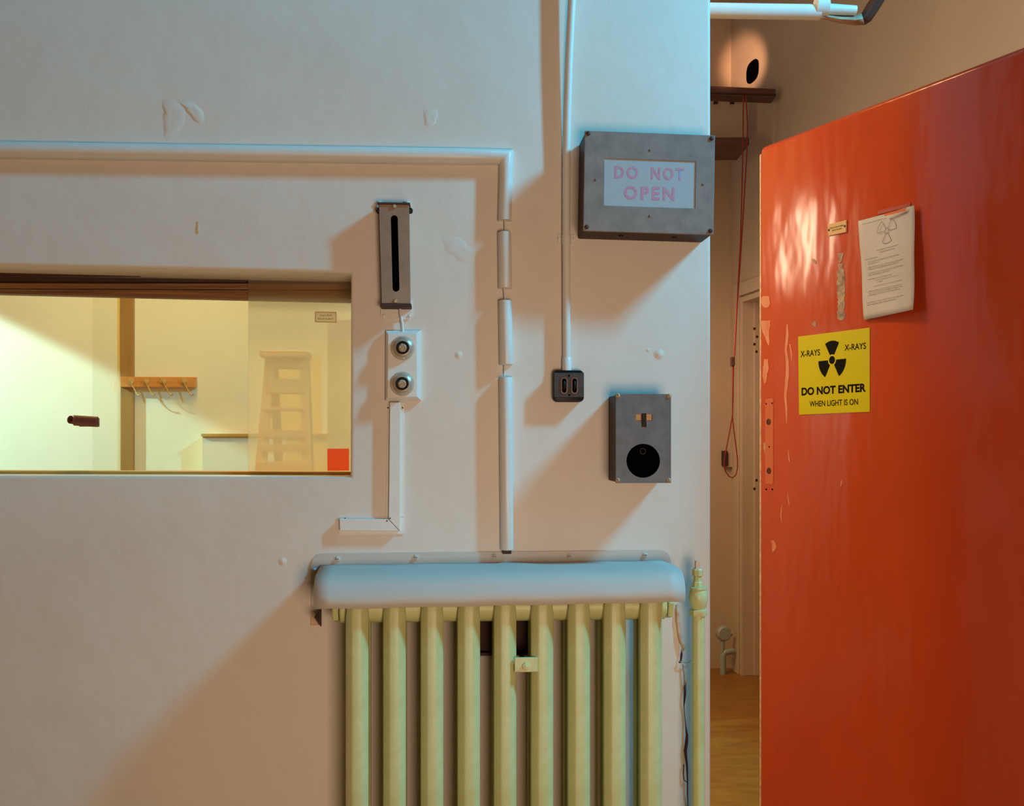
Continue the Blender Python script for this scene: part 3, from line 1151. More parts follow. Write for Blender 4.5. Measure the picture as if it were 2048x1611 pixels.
dyy = V((0, 0.006, 0))
v1 = [mb.bm.verts.new(p) for p in sq]
v2 = [mb.bm.verts.new(p) for p in ci]
v3 = [mb.bm.verts.new(p + dyy) for p in ci]
v4 = [mb.bm.verts.new(p + dyy) for p in sq]
for k in range(nn):
    j = (k + 1) % nn
    mb.face([v1[k], v1[j], v2[j], v2[k]])
    mb.face([v2[k], v2[j], v3[j], v3[k]])
    mb.face([v3[k], v3[j], v4[j], v4[k]])
    mb.face([v4[k], v4[j], v1[j], v1[k]])
# upper part round the T
tx0, tx1 = P(1271.5, 833, ys).x, P(1304, 833, ys).x
sx0, sx1 = P(1282.5, 833, ys).x, P(1292.5, 833, ys).x
tz0, tz1, sz0 = P(1280, 841, ys).z, P(1280, 828, ys).z, P(1280, 855, ys).z
for (a0, a1, b0, b1) in ((kx0, kx1, tz1, kz1), (kx0, tx0, tz0, tz1), (tx1, kx1, tz0, tz1), (kx0, sx0, sz0, tz0), (sx1, kx1, sz0, tz0), (kx0, kx1, zsplit, sz0)):
    mb.box((a0, ys - 0.003, b0), (a1, ys + 0.003, b1))
mb.build('front_plate', M_STEELD, sk, world=True)
mb = MB()
mb.box((tx0 - 0.003, ys + 0.0032, sz0 - 0.003), (tx1 + 0.003, ys + 0.0038, tz1 + 0.003))
mb.build('shutter', M_PLATE, sk, world=True)
mb = MB()
mb.box((sx0 + 0.0005, ys - 0.0055, tz0), (sx1 - 0.0005, ys + 0.003, tz1 + 0.002))
mb.box((sx0 + 0.001, ys - 0.001, sz0 + 0.002), (sx1 - 0.001, ys + 0.003, tz0 - 0.0005))
mb.build('slider', M_BLACK, sk, world=True, bevel=0.0008)
mb = MB()
mb.lathe(hc, (0, -1, 0), [(hr * 1.05, -0.0032), (hr * 0.98, -0.0034), (hr * 0.5, -0.0036), (0.001, -0.0036)], 40)
mb.build('socket_face', M_HOLE, sk, world=True, smooth=30)
mb = MB()
rc = P(1286, 902, ys)
mb.lathe(rc, (0, -1, 0), [(0.0075, -0.0034), (0.0075, -0.001), (0.0058, -0.001), (0.0056, -0.0034)], 24)
mb.build('pin_ring', M_BROWN, sk, world=True, smooth=40)
for px, py in ((1236, 791), (1338, 791.5), (1235.5, 960), (1337.5, 960)):
    mb = MB()
    mb.lathe(P(px, py, ys - 0.003), (0, -1, 0), [(0.0058, 0), (0.0054, 0.0014), (0.004, 0.0024), (0.0008, 0.0028)], 14)
    scw = mb.build('screw', M_BRASS, sk, world=True, smooth=40)
    mb = MB()
    c = P(px, py, ys - 0.0062)
    mb.box((c.x - 0.0006, c.y - 0.0002, c.z - 0.0036), (c.x + 0.0006, c.y + 0.001, c.z + 0.0036))
    mb.build('screw_slot', M_HOLE, scw, world=True)

# ---- plaster lumps and chips on the wall
for px, py, r in ((917, 709, 0.006), (1318, 708, 0.008), (565, 1122, 0.006), (1296, 700, 0.003)):
    c = P(px, py)
    mb = MB()
    mb.lathe(c, (0, -1, 0), [(r * 1.8, 0), (r * 1.1, r * 0.16), (r * 0.55, r * 0.36), (r * 0.1, r * 0.42)], 14)
    mb.build('plaster_lump', M_WALL, wall, smooth=60)
random.seed(3)


def wflake(path, m, name, out, jit=1.0):
    pts = strip_px(path, jit)
    mb = MB()
    if name != 'plaster_scar':
        mb.prism([P(x, y, -out) for x, y in pts], (0, out, 0))
        return mb.build(name, m, wall)
    mx, my = sum(p[0] for p in pts) / len(pts), sum(p[1] for p in pts) / len(pts)
    rr = [[P(mx + (x - mx) * k, my + (y - my) * k, -h * out) for x, y in pts] for k, h in ((1.25, 0.02), (1.0, 0.55), (0.7, 1.0), (0.3, 0.8))]
    vs = [[mb.bm.verts.new(p) for p in r] for r in rr]
    for A_, B_ in zip(vs, vs[1:]):
        for k in range(len(pts)):
            j = (k + 1) % len(pts)
            mb.face([A_[k], A_[j], B_[j], B_[k]])
    mb.face(vs[-1])
    return mb.build(name, m, wall, smooth=80)


wflake([(395, 443, 1.2), (395, 452, 1.0), (394, 460, 1.6), (396, 467, 2)], M_PLATE, 'paint_chip', 0.0012, 0.6)
wflake([(338, 205, 6), (350, 225, 16), (345, 250, 10), (335, 272, 3)], M_WALL, 'plaster_scar', 0.0016, 7)
wflake([(378, 208, 8), (392, 225, 10), (398, 245, 3)], M_WALL, 'plaster_scar', 0.0020, 6)
wflake([(860, 222, 8), (862, 240, 7), (858, 252, 2)], M_WALL, 'plaster_scar', 0.0014, 5)
wflake([(905, 478, 10), (920, 500, 20), (938, 525, 8)], M_WALL, 'plaster_scar', 0.0012, 8)

# ================================================================== RADIATOR
rad = thing('column_radiator', 'pale green cast iron column radiator under the grey shelf', 'radiator', V((P(1010, 1300).x, -0.13, 0)))
yF, yR = -0.142, -0.072
CR = 0.0262


def column(y, cx, z0, z1):
    mb = MB()
    rings_ = []
    for z, k in ((z0, 0.55), (z0 + 0.02, 0.9), (z0 + 0.05, 1.0), (z1 - 0.05, 1.0), (z1 - 0.02, 0.9), (z1, 0.5)):
        rings_.append([V((cx + CR * k * 1.0 * math.cos(R(22.5 + 45 * j)) / math.cos(R(22.5)), y + CR * k * 1.02 * math.sin(R(22.5 + 45 * j)) / math.cos(R(22.5)), z)) for j in range(8)])
    mb.sweep(rings_, lambda i: rings_[i])
    return mb


zt = P(1010, 1185, yF).z
zb = 0.13
cxs = [P(px, 1400, yF - CR * 0.9).x for px in (713.5, 788.5, 864, 938, 1011, 1085.5, 1159.5, 1231.5, 1304.5)]
proto = column(yF, cxs[0], zb, zt).build('column', M_RAD, rad, world=True, bevel=0.003, smooth=35)
protoR = column(yR, cxs[0], zb, zt).build('rear_column', M_RAD, rad, world=True, bevel=0.003, smooth=35)
for x in cxs[1:]:
    dup(proto, (x - cxs[0], 0, 0))
    dup(protoR, (x - cxs[0], 0, 0))
hb = P(1010, 1240, (yF + yR) / 2).z
for zc_, nm in ((hb + 0.032, 'header'), (zb + 0.03, 'header')):
    mb = MB()
    ym = (yF + yR) / 2
    prof = []
    xa, xb = cxs[0] - 0.045, cxs[-1] + 0.045
    mb.lathe((xa, ym, zc_), (1, 0, 0), [(0.018, 0.0), (0.027, 0.006), (0.027, 0.018), (0.033, 0.022), (0.033, xb - xa - 0.022), (0.027, xb - xa - 0.018), (0.027, xb - xa - 0.006), (0.018, xb - xa)], 20)
    mb.build(nm, M_RAD, rad, world=True, smooth=40)
ym = (yF + yR) / 2
for x_, sg in ((cxs[-1] + 0.028, 1), (cxs[0] - 0.028, -1)):
    for kk in (0.0, 0.017):
        mb = MB()
        mb.lathe((x_ + sg * kk, ym, hb + 0.032), (sg, 0, 0), [(0.030, 0), (0.033, 0.003), (0.033, 0.011), (0.030, 0.014)], 6 if kk else 18)
        mb.build('union_nut', M_RAD, rad, world=True, smooth=30)
mb = MB()
a, b = P(1029, 1344, yF - CR - 0.004), P(1075.5, 1314, yF - CR - 0.004)
mb.box((a.x, yF - CR - 0.004, a.z), (b.x, yF - CR + 0.004, b.z))
clamp = mb.build('clamp_bar', M_RAD, rad, world=True, bevel=0.0015)
mb = MB()
c = P(1051.5, 1331.5, yF - CR - 0.004)
mb.lathe(c, (0, -1, 0), [(0.0088, 0), (0.0088, 0.005), (0.0075, 0.006)], 6)
mb.lathe(c, (0, -1, 0), [(0.0045, 0.005), (0.0042, 0.0085), (0.002, 0.009)], 12)
mb.build('bolt', M_RAD, clamp, world=True, smooth=30)
mb = MB()
a, b = P(1056, 1331, -0.02), P(1040, 1331, -0.02)
mb.tube([V((c.x, -0.001, c.z)), V((c.x, yF - CR + 0.004, c.z))], 0.006, 10)
mb.build('clamp_rod', M_RUST, rad, world=True, smooth=50)
mb = MB()
a, b = P(955, 1307, -0.03), P(1062, 1250, -0.03)
mb.box((a.x, -0.03, a.z + 0.006), (b.x, -0.002, b.z + 0.03))
mb.build('wall_bracket', M_BROWN, rad, world=True, bevel=0.002)
mb = MB()
mb.box((a.x, -0.036, a.z - 0.004), (b.x, -0.002, a.z + 0.004))
mb.build('bracket_ledge', M_RUST, rad, world=True, bevel=0.001)
for x in (cxs[0], cxs[-1]):
    mb = MB()
    mb.lathe((x, ym, 0), (0, 0, 1), [(0.032, 0), (0.030, 0.015), (0.020, 0.05), (0.022, 0.14)], 14)
    mb.build('foot', M_RAD, rad, world=True, smooth=40)

# ---- radiator shelf
sh = thing('radiator_shelf', 'long grey metal shelf hood screwed to the wall over radiator', 'shelf', P(985, 1125))
mb = MB()
fl = [(622, 1215), (621.5, 1128), (625, 1116), (633, 1109), (643, 1106.5), (1000, 1102.5), (1322, 1099), (1333, 1103), (1340, 1110), (1342.5, 1120), (1342, 1150), (990, 1150), (650, 1160), (628, 1215)]
mb.prism([P(x, y, -0.003) for x, y in fl], (0, 0.003, 0))
mb.build('back_flange', M_SHELF, sh, world=True, bevel=0.0008)
rows = [(-0.003, (641, 1129), (1321, 1120)), (-0.03, (639.5, 1133), (1330, 1122.5)), (-0.07, (636, 1139.5), (1341, 1126)), (-0.11, (632.5, 1147), (1353, 1131.5)), (-0.138, (630, 1154.5), (1361, 1138)),
        (-0.156, (628.5, 1164), (1366, 1147)), (-0.168, (627.5, 1177), (1369, 1159)), (-0.178, (627, 1195), (1371, 1178)), (-0.185, (628, 1218), (1371, 1203))]
mb = MB()
g = []
for y, l, r in rows:
    a, b = P(*l, y), P(*r, y)
    g.append([a.lerp(b, t / 24) + V((0, 0, 0.0008 * math.sin(t * 1.1 + y * 30))) for t in range(25)])
mb.grid(g)
mb.build('hood', M_SHELF, sh, world=True, smooth=50, solid=0.002)
for px, py in ((675, 1117), (832, 1113.5), (988, 1112), (1138, 1111.5), (1290, 1109), (629, 1140)):
    mb = MB()
    c = P(px, py, -0.003)
    mb.lathe(c, (0, -1, 0), [(0.0075, 0), (0.0075, 0.0012), (0.0055, 0.0016), (0.0052, 0.0034), (0.004, 0.0046), (0.001, 0.005)], 16)
    scw = mb.build('screw', M_SHELF, sh, world=True, smooth=40)
    mb = MB()
    mb.box((c.x - 0.0038, c.y - 0.0052, c.z - 0.0006), (c.x + 0.0038, c.y - 0.0046, c.z + 0.0006))
    so_ = mb.build('screw_slot', M_BROWN, scw, world=True)
# end bracket under the left end
mb = MB()
mb.prism([P(622, 1222, -0.004), P(640, 1222, -0.004), P(640, 1250, -0.004), P(621.5, 1250, -0.004)], (0, 0.0038, 0))
mb.build('bracket_plate', M_CREAM, sh, world=True)
mb = MB()
a = P(641, 1220, -0.004)
x_ = P(641, 1230, 0).x
zt_, zb_ = P(641, 1216, -0.004).z, P(641, 1252, -0.004).z
mb.prism([V((x_, -0.003, zb_)), V((x_, -0.003, zt_)), V((x_, -0.13, zt_))], (0.003, 0, 0))
mb.build('bracket_gusset', M_RUST, sh, world=True)

# ---- valve riser
yv = -0.10
vz = lambda py: P(1396, py, yv).z
vx = P(1396.5, 1300, yv).x
pxm = (P(1410, 1300, yv).x - P(1400, 1300, yv).x) / 10.0
vr = thing('valve_riser', 'pale green riser pipe with a bulbous valve right of radiator', 'pipe', V((vx, yv, 0)))
mb = MB()
mb.lathe((vx, yv, 0), (0, 0, 1), [(13 * pxm, 0), (12.6 * pxm, vz(1222))], 20)
mb.build('riser', M_RAD, vr, world=True, smooth=50)
mb = MB()
mb.lathe((vx, yv, 0), (0, 0, 1), [(17.5 * pxm, vz(1230)), (18 * pxm, vz(1228)), (18 * pxm, vz(1219)), (15 * pxm, vz(1217))], 6)
mb.build('union_nut', M_RAD, vr, world=True, smooth=25)
mb = MB()
mb.lathe((vx, yv, 0), (0, 0, 1), [(14 * pxm, vz(1220)), (13 * pxm, vz(1217)), (16 * pxm, vz(1210)), (18 * pxm, vz(1202)), (19 * pxm, vz(1195)), (18.4 * pxm, vz(1187)), (16 * pxm, vz(1180)), (15.2 * pxm, vz(1178)),
                                 (17 * pxm, vz(1177)), (17 * pxm, vz(1173.5)), (14 * pxm, vz(1172))], 26)
mb.build('valve_body', M_RAD, vr, world=True, smooth=35)
mb = MB()
mb.lathe((vx - 1.5 * pxm, yv, 0), (0, 0, 1), [(11 * pxm, vz(1174)), (10.5 * pxm, vz(1164)), (8.5 * pxm, vz(1162)), (8 * pxm, vz(1152)), (11 * pxm, vz(1150)), (11 * pxm, vz(1139)), (8.5 * pxm, vz(1136))], 8)
mb.build('bonnet', M_RAD, vr, world=True, smooth=25)
mb = MB()
a = 4.2 * pxm
mb.box((vx - 2 * pxm - a, yv - a, vz(1138)), (vx - 2 * pxm + a, yv + a, vz(1121)))
tag(mb.build('spindle', M_CREAM, vr, world=True, bevel=0.001), 'bare square spindle, rust and white')

# ---- strip of peeling paint between radiator and valve riser
pp = thing('peeling_paint_strip', 'curling strip of peeled paint hanging beside the valve riser', 'peeling paint', P(1370, 1600))


def ribbon(path, m, name, curl=0.0018):
    mb = MB()
    L_, R__ = [], []
    rows_ = []
    for i, (x, y, w_, dp) in enumerate(path):
        dp *= 0.3
        a, b = P(x - w_, y, -dp), P(x + w_, y, -dp - curl * math.sin(i * 1.3))
        m_ = (a + b) / 2 + V((0, -curl * 0.7, 0))
        rows_.append([a, m_, b])
    mb.grid(rows_)
    return mb.build(name, m, pp, world=True, solid=0.0008, smooth=60)


ribbon([(1354, 1209, 3, .01), (1355, 1225, 4, .012), (1356, 1242, 4.5, .015), (1358, 1258, 4, .015), (1360, 1272, 4, .018), (1364, 1285, 5, .02), (1368, 1296, 4, .022), (1363, 1303, 1.5, .015)], M_CREAM, 'paint_curl')
ribbon([(1364, 1300, 1.2, .012), (1363, 1310, 2.2, .016), (1362, 1320, 1.6, .016), (1360, 1325, 3, .02)], M_PEEL, 'paint_curl')
ribbon([(1360, 1322, 2, .02), (1367, 1324, 2.5, .022), (1375, 1325, 2, .024), (1380, 1320, 1.8, .026), (1384, 1318, 2.2, .028)], M_CREAM, 'paint_curl')
ribbon([(1366, 1328, 1, .01), (1369, 1345, 1.5, .01), (1370, 1358, 2, .012), (1370, 1370, 2.2, .012)], M_CREAM, 'paint_curl')
ribbon([(1370, 1370, 2.4, .012), (1370, 1385, 2.6, .014), (1369, 1400, 1.8, .014), (1368, 1412, 0.8, .012), (1370, 1435, 0.7, .01), (1372, 1455, 1.2, .012), (1374, 1470, 2.4, .014), (1373, 1485, 3.2, .016), (1371, 1500, 3, .016), (1372, 1512, 2.6, .016), (1374, 1530, 2, .014),
        (1375, 1560, 1.2, .012), (1375, 1585, 1.2, .012), (1376, 1611, 0.8, .01), (1376, 1660, 0.6, .008)], M_PEEL, 'paint_curl')
mb = MB()
mb.tube([P(x, y, -0.004) for x, y in ((1368, 1528), (1367, 1545), (1368, 1558), (1371, 1562), (1376, 1563))], 0.0012, 6)
mb.build('paint_thread', M_PEEL, pp, world=True)

# ================================================================== WINDOW
wy = 0.135
win = MB()
xl, xr = P(-400, 700, wy).x, P(701, 700, wy).x + 0.05


def wrail(mb, y0, y1, pt, pb):
    (l0, r0), (l1, r1) = pt, pb                 # rows at photo columns 0 and 700
    q = []
    for px, py in ((-400, l1 - (r1 - l1) * 0.57), (760, r1 + (r1 - l1) * 0.086), (760, r0 + (r0 - l0) * 0.086), (-400, l0 - (r0 - l0) * 0.57)):
        q.append(P(px, py, y0))
    mb.prism(q, (0, y1 - y0, 0))


wrail(win, wy + 0.045, wy + 0.065, (535, 545), (572, 582))
w1 = struct(win.build('window_1', M_WOODD))
mb = MB()
wrail(mb, wy, wy + 0.014, (535, 545), (549, 556))
mb.build('head_lining', M_WOODD, w1)
mb = MB()
wrail(mb, wy + 0.022, wy + 0.044, (565, 567), (576, 579))
mb.build('head_track', M_WOOD, w1, bevel=0.002)
mb = MB()
wrail(mb, wy + 0.026, wy + 0.060, (578, 581), (587, 603))
mb.build('head_rail', M_WOOD, w1, bevel=0.002)
mb = MB()
wrail(mb, wy - 0.005, wy + 0.065, (941, 943), (965, 968))
mb.build('sill_rail', M_SILLW, w1, bevel=0.002)


def pane(name, x0p, x1p, y, m, ptop=(560, 562)):
    mb = MB()
    q = [P(x0p, 950, y), P(x1p, 950, y), P(x1p, ptop[1], y), P(x0p, ptop[0], y)]
    mb.prism(q, (0, 0.006, 0))
    return mb.build(name, m, w1)


gp = pane('sliding_pane', 185, 720, wy + 0.018 + 0.034, M_CLEAR)
gh = pane('fixed_pane', 496.5, 720, wy + 0.006, M_REFHAZE)
# handle on the sliding pane
hy = wy + 0.018 + 0.034
a, b = P(146, 850, hy), P(200, 834, hy)
mb = MB()
c0_, c1_ = P(152, 840.5, hy), P(199, 843.5, hy)
rr_ = []
for t in (0.0, 1.0):
    c = c0_.lerp(c1_, t)
    r1_, r2_ = 0.0135, 0.0095
    pr = []
    for k in range(13):
        a_ = R(-120 + 250 * k / 12)
        pr.append(c + V((0, -0.014 - r1_ * math.cos(a_) * 0.9, r1_ * math.sin(a_))))
    for k in range(13):
        a_ = R(130 - 250 * k / 12)
        pr.append(c + V((0, -0.014 - r2_ * math.cos(a_) * 0.9, r2_ * math.sin(a_))))
    rr_.append(pr)
mb.sweep(rr_, lambda i: rr_[i])
mb.lathe(P(152, 840.5, hy) + V((0, -0.014, 0)), (-0.45, -1, 0.15), [(0.0062, -0.010), (0.0100, -0.010), (0.0104, 0.013), (0.0062, 0.013), (0.0062, -0.010)], 18, caps=False)
mb.box((c0_.x + 0.012, hy - 0.012, c1_.z - 0.012), (c1_.x, hy, c1_.z + 0.010))
mb.build('pull_handle', mat('handle_brown', (104, 54, 40), 0.4), gp, smooth=40)

# label on the glass
ly = wy + 0.0045
lab = thing('glass_label', 'small white label reading 2 mm LEAD EQUIVALENT on the glass', 'label', P(651, 644, ly))
mb = MB()
bo = [P(x, y, ly) for x, y in ((630, 622.6), (672.8, 623.6), (672.8, 644.9), (630, 643.9))]
bi = [P(x, y, ly) for x, y in ((631.2, 624), (671.6, 625), (671.6, 643.6), (631.2, 642.6))]
for k_ in range(4):
    j_ = (k_ + 1) % 4
    mb.prism([bo[k_], bo[j_], bi[j_], bi[k_]], (0, 0.0012, 0))
mb.build('border', M_SILLW, lab, world=True)
mb = MB()
mb.prism([P(x, y, ly - 0.0004) for x, y in ((631.2, 624), (671.6, 625), (671.6, 643.6), (631.2, 642.6))], (0, 0.0006, 0))
mb.build('card', M_CARD, lab, world=True)
LI = FRAMES[lab.name].inverted()


def lt(px0, px1, py, h, s):
    A_, B_ = LI @ P(px0, py, ly), LI @ P(px1, py + 0.5, ly)
    k = (LI @ P(px0, py - h / 2, ly)).z - (LI @ P(px0, py + h / 2, ly)).z
    c = (A_ + B_) / 2
    return (s, (B_ - A_).length, abs(k), V((c.x, c.y - 0.0012, c.z)), XA, ZA, 0.0, 2)


text_part('lettering', [lt(640, 664, 630, 3.6, '2 mm LEAD'), lt(636, 667, 637.3, 3.6, 'EQUIVALENT')], M_INK, lab)
# red-orange patch painted as the orange door's reflection in the glass
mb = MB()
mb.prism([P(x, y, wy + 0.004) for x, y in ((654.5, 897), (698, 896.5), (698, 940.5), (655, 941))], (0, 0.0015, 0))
tag(mb.build('door_reflection_patch', M_REFGEL), 'red-orange patch painted as a door reflection in the lower right glass corner', 'painted reflection')

# ================================================================== CONTROL ROOM
yw = 2.2
pb_ = [P(234, 700, yw - 0.06), P(262, 700, yw - 0.06)]
mb = MB()
mb.box((pb_[0].x, yw - 0.016, 0), (pb_[1].x, yw, 2.6))
tag(mb.build('timber_post', M_POST, bevel=0.004), 'brown timber post on the yellow wall behind the glass', 'post')
rk = thing('coat_rack', 'orange wooden coat rack with four wire hooks behind the glass', 'coat rack', P(315, 764, yw))
yr = yw - 0.030
a, b = P(240, 774, yr), P(392, 753.5, yr)
mb = MB()
mb.box((a.x, yr, a.z), (b.x, yr + 0.022, b.z))
mb.build('board', M_RACK, rk, world=True, bevel=0.003)
mb = MB()
mb.box((a.x + 0.1, yr + 0.012, a.z + 0.01), (b.x - 0.06, yw, b.z - 0.01))
mb.build('batten', M_POST, rk, world=True)
for px in (262, 292, 327, 368):
    mb = MB()
    k = P(px + 1, 700, yr).x - P(px, 700, yr).x
    c = P(px, 762, yr)
    pts = [c + V((k * x, yy * 0.55, -k * z)) for x, yy, z in ((-3, -0.025, -6), (-2, -0.03, -1), (-1, -0.02, 2), (0, -0.006, 3), (2, -0.004, 8), (6, -0.004, 14), (10, -0.008, 22), (14, -0.016, 28), (18, -0.024, 29), (21, -0.028, 26))]
    mb.tube(pts, 0.0026, 8)
    mb.lathe(c + V((0, 0, 0)), (0, -1, 0), [(0.014, 0), (0.013, 0.004)], 12)
    mb.build('hook', M_SILLW, rk, world=True, smooth=60)
mb = MB()
a, b = P(405, 867, yw - 0.10), P(640, 867, yw - 0.10)
mb.box((a.x, yw - 0.10, 0), (b.x + 0.3, yw, a.z - 0.012))
lc = mb.build('low_cupboard', M_CTRL)
tag(lc, 'low cream cupboard against the yellow wall behind the glass', 'cupboard')
mb = MB()
mb.box((a.x - 0.004, yw - 0.11, a.z - 0.012), (b.x + 0.3, yw, a.z))
mb.build('worktop', M_SILLW, lc)
# step ladder built solid behind the pane in place of a reflection
yl = 1.35
ld = thing('reflected_ladder', 'pale step ladder built solid in place of its reflection in the right pane', 'ladder', V((P(571, 700, yl).x, yl, 0)))
lx = lambda px, py: P(px, py, yl)
zfoot = 0.0
tz_ = lx(571, 716).z


def stile(pxt, pxb, wpx, name):
    a, b = lx(pxt, 716), lx(pxb, 945)
    k = (a.z - 0) / (a.z - b.z)
    foot = a + (b - a) * k
    w_ = wpx * (lx(601, 800).x - lx(600, 800).x) / 2
    mb = MB()
    mb.prism([V((foot.x - w_ * 1.2, yl - 0.20, 0)), V((foot.x + w_ * 1.2, yl - 0.20, 0)), V((a.x + w_, yl, a.z)), V((a.x - w_, yl, a.z))], (0, 0.03, 0))
    return mb.build(name, M_LADDER, ld, world=True)


stile(540, 524, 19, 'stile')
stile(607, 617, 17, 'stile')
mb = MB()
a, b = lx(525, 716), lx(617, 703)
mb.box((a.x, yl - 0.06, a.z), (b.x, yl + 0.1, b.z))
mb.build('reflected_top_cap', M_LADDER, ld, world=True, bevel=0.004)
for sg in (541, 606):
    a = lx(sg, 716)
    mb = MB()
    mb.prism([V((a.x - 0.015, yl + 0.6, 0)), V((a.x + 0.015, yl + 0.6, 0)), V((a.x + 0.015, yl + 0.06, a.z)), V((a.x - 0.015, yl + 0.06, a.z))], (0, 0.025, 0))
    mb.build('reflected_rear_leg', M_LADDER, ld, world=True)
for py, h, x0_, x1_ in ((726, 19, 540, 607), (772, 29, 537, 609), (817.5, 7, 533, 612), (867, 16, 530, 615), (896, 16, 527, 616), (935, 26, 524, 619)):
    t_ = (tz_ - lx(570, py).z) / tz_
    yy = yl - 0.20 * t_
    a, b = lx(x0_, py + h / 2), lx(x1_, py - h / 2)
    mb = MB()
    mb.box((a.x, yy - 0.01, a.z), (b.x, yy + 0.07, b.z))
    mb.build('reflected_tread', M_LADDER, ld, world=True, bevel=0.002)
# narrow solid strip standing in for a reflection at the right of the glass
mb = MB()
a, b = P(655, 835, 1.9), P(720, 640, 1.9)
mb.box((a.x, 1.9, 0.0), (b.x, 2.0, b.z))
tag(mb.build('reflection_strip', M_MAUVE), 'tall narrow mauve strip standing in for a reflection in the glass', 'board')

# ================================================================== PASSAGE ITEMS
# ---- rails with pulled cords
Zr = 5.45
rl = thing('cord_rail', 'dark brown double wooden rail with board high in the passage', 'rail', at_depth(1480, 200, Zr))


def slab(mb, pl_, depth, z):
    q = [at_depth(x, y, z) for x, y in pl_]
    mb.prism(q, FW * depth)
    return mb


mb = MB()
slab(mb, [(1395, 170), (1552, 177), (1552, 195), (1395, 189)], 0.10, Zr)
mb.build('upper_rail', M_RAIL, rl, world=True, bevel=0.006)
mb = MB()
slab(mb, [(1395, 184.5), (1552, 188), (1552, 190), (1395, 186.5)], 0.01, Zr - 0.012)
mb.build('rail_bead', M_RUST, rl, world=True)
mb = MB()
slab(mb, [(1400, 203), (1497, 204), (1495, 276), (1400, 276)], 0.02, Zr + 0.30)
mb.build('back_board', M_PASS, rl, world=True)
mb = MB()
slab(mb, [(1400, 274), (1499, 274), (1499, 290), (1400, 291)], 0.30, Zr + 0.05)
mb.build('lower_rail', M_RAIL, rl, world=True, bevel=0.006)
for px in (1432, 1465):
    mb = MB()
    slab(mb, [(px - 4, 190), (px + 4, 190), (px + 4, 206), (px - 4, 206)], 0.02, Zr + 0.28)
    mb.build('hanger', M_RUST, rl, world=True)
cd = thing('pull_cord', 'red looped pull cord hanging from the brown rail', 'cord', at_depth(1467, 955, Zr - 0.03))
zc1 = Zr - 0.03
mb = MB()
mb.tube([at_depth(x, y, zc1) for x, y in ((1487, 190), (1486, 280), (1484, 380), (1481, 480), (1475, 590), (1469, 712))], 0.0032, 6)
mb.build('cord', M_CORD, cd, world=True, smooth=60)
mb = MB()
mb.tube([at_depth(x, y, zc1 - 0.012) for x, y in ((1492, 190), (1495, 250), (1494, 300), (1488, 400), (1482, 500), (1475, 600), (1469, 712))], 0.0032, 6)
mb.build('cord', M_CORD, cd, world=True, smooth=60)
mb = MB()
lp = [(1466, 728), (1465.5, 790), (1465, 830), (1458, 870), (1451, 905), (1448, 925), (1451, 942), (1458, 952), (1465, 955), (1472, 949), (1475, 935), (1475, 918), (1471, 885), (1467, 855), (1465, 832), (1466, 790), (1467, 728)]
mb.tube([at_depth(x, y, zc1) for x, y in lp], 0.0032, 6)
mb.build('loop', M_CORD, cd, world=True, smooth=60)
mb = MB()
slab(mb, [(1462, 714), (1470, 712), (1470, 731), (1463, 732)], 0.03, zc1 - 0.015)
mb.build('cleat', M_RUST, cd, world=True, bevel=0.003)
# ---- black oval opening
c = RW(1507, 143)
oval = MB()
k = 0.085
pts = []
ra, rb_ = (RW(1497, 143) - RW(1518, 143)).length / 2, abs(RW(1507, 122).z - RW(1507, 164).z) / 2
for i in range(28):
    a_ = 2 * math.pi * i / 28
    ca, sa = math.cos(a_), math.sin(a_)
    sq_ = lambda v: math.copysign(abs(v) ** 0.7, v)
    pts.append(c + rdir * ra * sq_(ca) + V((0, 0, rb_ * sq_(sa))) + rnor * 0.012)
oval.prism(pts, -rnor * 0.011)
tag(oval.build('oval_vent', M_HOLE, bevel=0.003, smooth=40), 'black oval vent high on the passage wall above the rail', 'vent')
# ---- small wall switch by the corner
yb2 = yb
sw = thing('passage_switch', 'small dark switch on a pale block low in the passage corner', 'switch', P(1455, 935, yb2 - 0.02))
mb = MB()
a, b = P(1447, 931, yb2 - 0.05), P(1456, 901, yb2 - 0.05)
mb.box((a.x, yb2 - 0.05, a.z), (b.x, yb2, b.z))
mb.build('switch_body', M_RUST, sw, world=True, bevel=0.004)
mb = MB()
a, b = P(1455.5, 934, yb2 - 0.03), P(1466, 902, yb2 - 0.03)
mb.box((a.x, yb2 - 0.03, a.z), (b.x, yb2, b.z))
mb.build('pattress', M_PASS, sw, world=True, bevel=0.003)
# ---- pale blue pipe end by the floor
bp2 = thing('floor_drain_pipe', 'pale blue capped pipe with elbow at the foot of passage wall', 'pipe', P(1447, 1328, yb2 - 0.12))
yy = yb2 - 0.16
mb = MB()
c = P(1446, 1266, yy)
k = P(1447, 1266, yy).x - P(1446, 1266, yy).x
mb.lathe(c + V((0, 0.03, 0)), (0.15, -1, 0.0), [(13 * k, 0), (15 * k, 0.01), (15 * k, 0.04), (12 * k, 0.05)], 24)
mb.lathe(c + V((14 * k, 0.0, 0)), (1, 0, 0), [(5 * k, 0), (5 * k, 4 * k), (3 * k, 5 * k)], 12)
mb.build('cap', M_BLUEPIPE, bp2, world=True, smooth=40)
mb = MB()
mb.tube([P(1445, 1276, yy), P(1444.5, 1304, yy)], 4.2 * k, 14)
mb.build('neck', M_BLUEPIPE, bp2, world=True, smooth=50)
mb = MB()
fz = 0.0
e0 = P(1446, 1330, yy)
e0.z = 0
arc = [e0, V((e0.x, yy, 0.04))]
zc3 = P(1446, 1303, yy).z
for t in range(0, 91, 15):
    arc.append(V((e0.x + 9 * k * (1 - math.cos(R(t))), yy, zc3 - 9 * k + 9 * k * math.sin(R(t)))))
arc.append(V((e0.x + 22 * k, yy + 0.02, zc3)))
mb.tube(arc, 6 * k, 14)
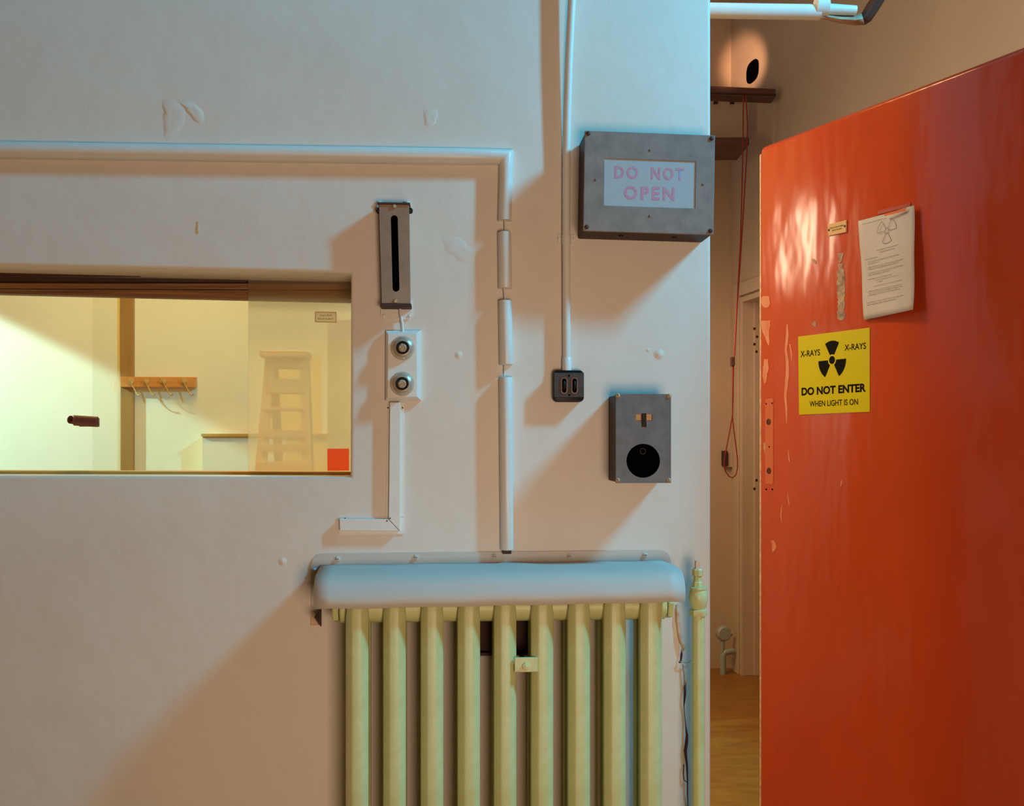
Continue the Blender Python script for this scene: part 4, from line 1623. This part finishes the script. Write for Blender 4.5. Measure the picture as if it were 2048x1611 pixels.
mb.build('elbow', M_BLUEPIPE, bp2, world=True, smooth=50)

# ---- broken lagged pipe at the top of the passage
Zp = 3.3
pk = thing('broken_pipe', 'white pipe with torn rusty lagging at the top of passage', 'pipe', at_depth(1530, 25, Zp))
mb = MB()
mb.tube([at_depth(1380, 20.5, Zp), at_depth(1500, 22.5, Zp), at_depth(1640, 24.5, Zp)], 15 / F * Zp, 20)
mb.build('tube', M_WHITE, pk, world=True, smooth=50)
mb = MB()
mb.tube([at_depth(1631, 14, Zp), at_depth(1655, 14, Zp)], 21 / F * Zp, 20)
mb.build('collar', M_WHITE, pk, world=True, smooth=40)
mb = MB()
mb.tube([at_depth(1652, 18, Zp), at_depth(1712, 21, Zp)], [11 / F * Zp, 9.5 / F * Zp], 14)
mb.build('inner_pipe', M_WHITE, pk, world=True, smooth=40)
# torn sheath: a half-open trough that bends up to the right
mb = MB()
path = [(1631, 33), (1652, 40), (1680, 47), (1710, 51), (1730, 50), (1742, 42), (1754, 25), (1766, 6), (1782, -22), (1796, -48)]
rows_ = []
for i, (x, y) in enumerate(path):
    a0, a1 = path[max(i - 1, 0)], path[min(i + 1, len(path) - 1)]
    tx_, ty_ = a1[0] - a0[0], a1[1] - a0[1]
    l_ = math.hypot(tx_, ty_)
    nx_, ny_ = ty_ / l_, -tx_ / l_                    # towards the inside of the bend
    wdt = [8, 14, 18, 22, 26, 26, 26, 26, 26, 26][i]
    row = []
    for k_ in range(7):
        t = k_ / 6.0
        bulge = math.sin(math.pi * t)
        jit = random.uniform(-1.2, 1.2) if k_ in (0,) else 0
        row.append(at_depth(x + nx_ * (wdt * (1 - t) + jit), y + ny_ * (wdt * (1 - t) + jit), Zp + 0.03 - 0.05 * bulge + 0.02 * t))
    rows_.append(row)
mb.grid(rows_[4:])
tag(mb.build('torn_sheath', M_RUST, pk, world=True, solid=0.003, smooth=60), 'dark rusty end of the torn sheath')
mb = MB()
mb.grid(rows_[:5])
tag(mb.build('torn_sheath', mat('rust_stained_wrap', (190, 160, 135), 0.7, c2=(140, 70, 34), vscale=14), pk, world=True, solid=0.003, smooth=60), 'stained pale part of the torn sheath')

# ---- screw holes in the passage door lining
for (px, py) in ((1509, 657), (1514, 673), (1509, 688), (1513, 703), (1513, 960), (1509, 977)):
    c = on_plane(px, py, C0 + rdir * (door_far + 0.0302), rdir)
    mb = MB()
    mb.lathe(c, rdir, [(0.008, -0.001), (0.008, 0.001), (0.004, 0.0012)], 10)
    mb.build('screw_hole', M_PEEL, door1)
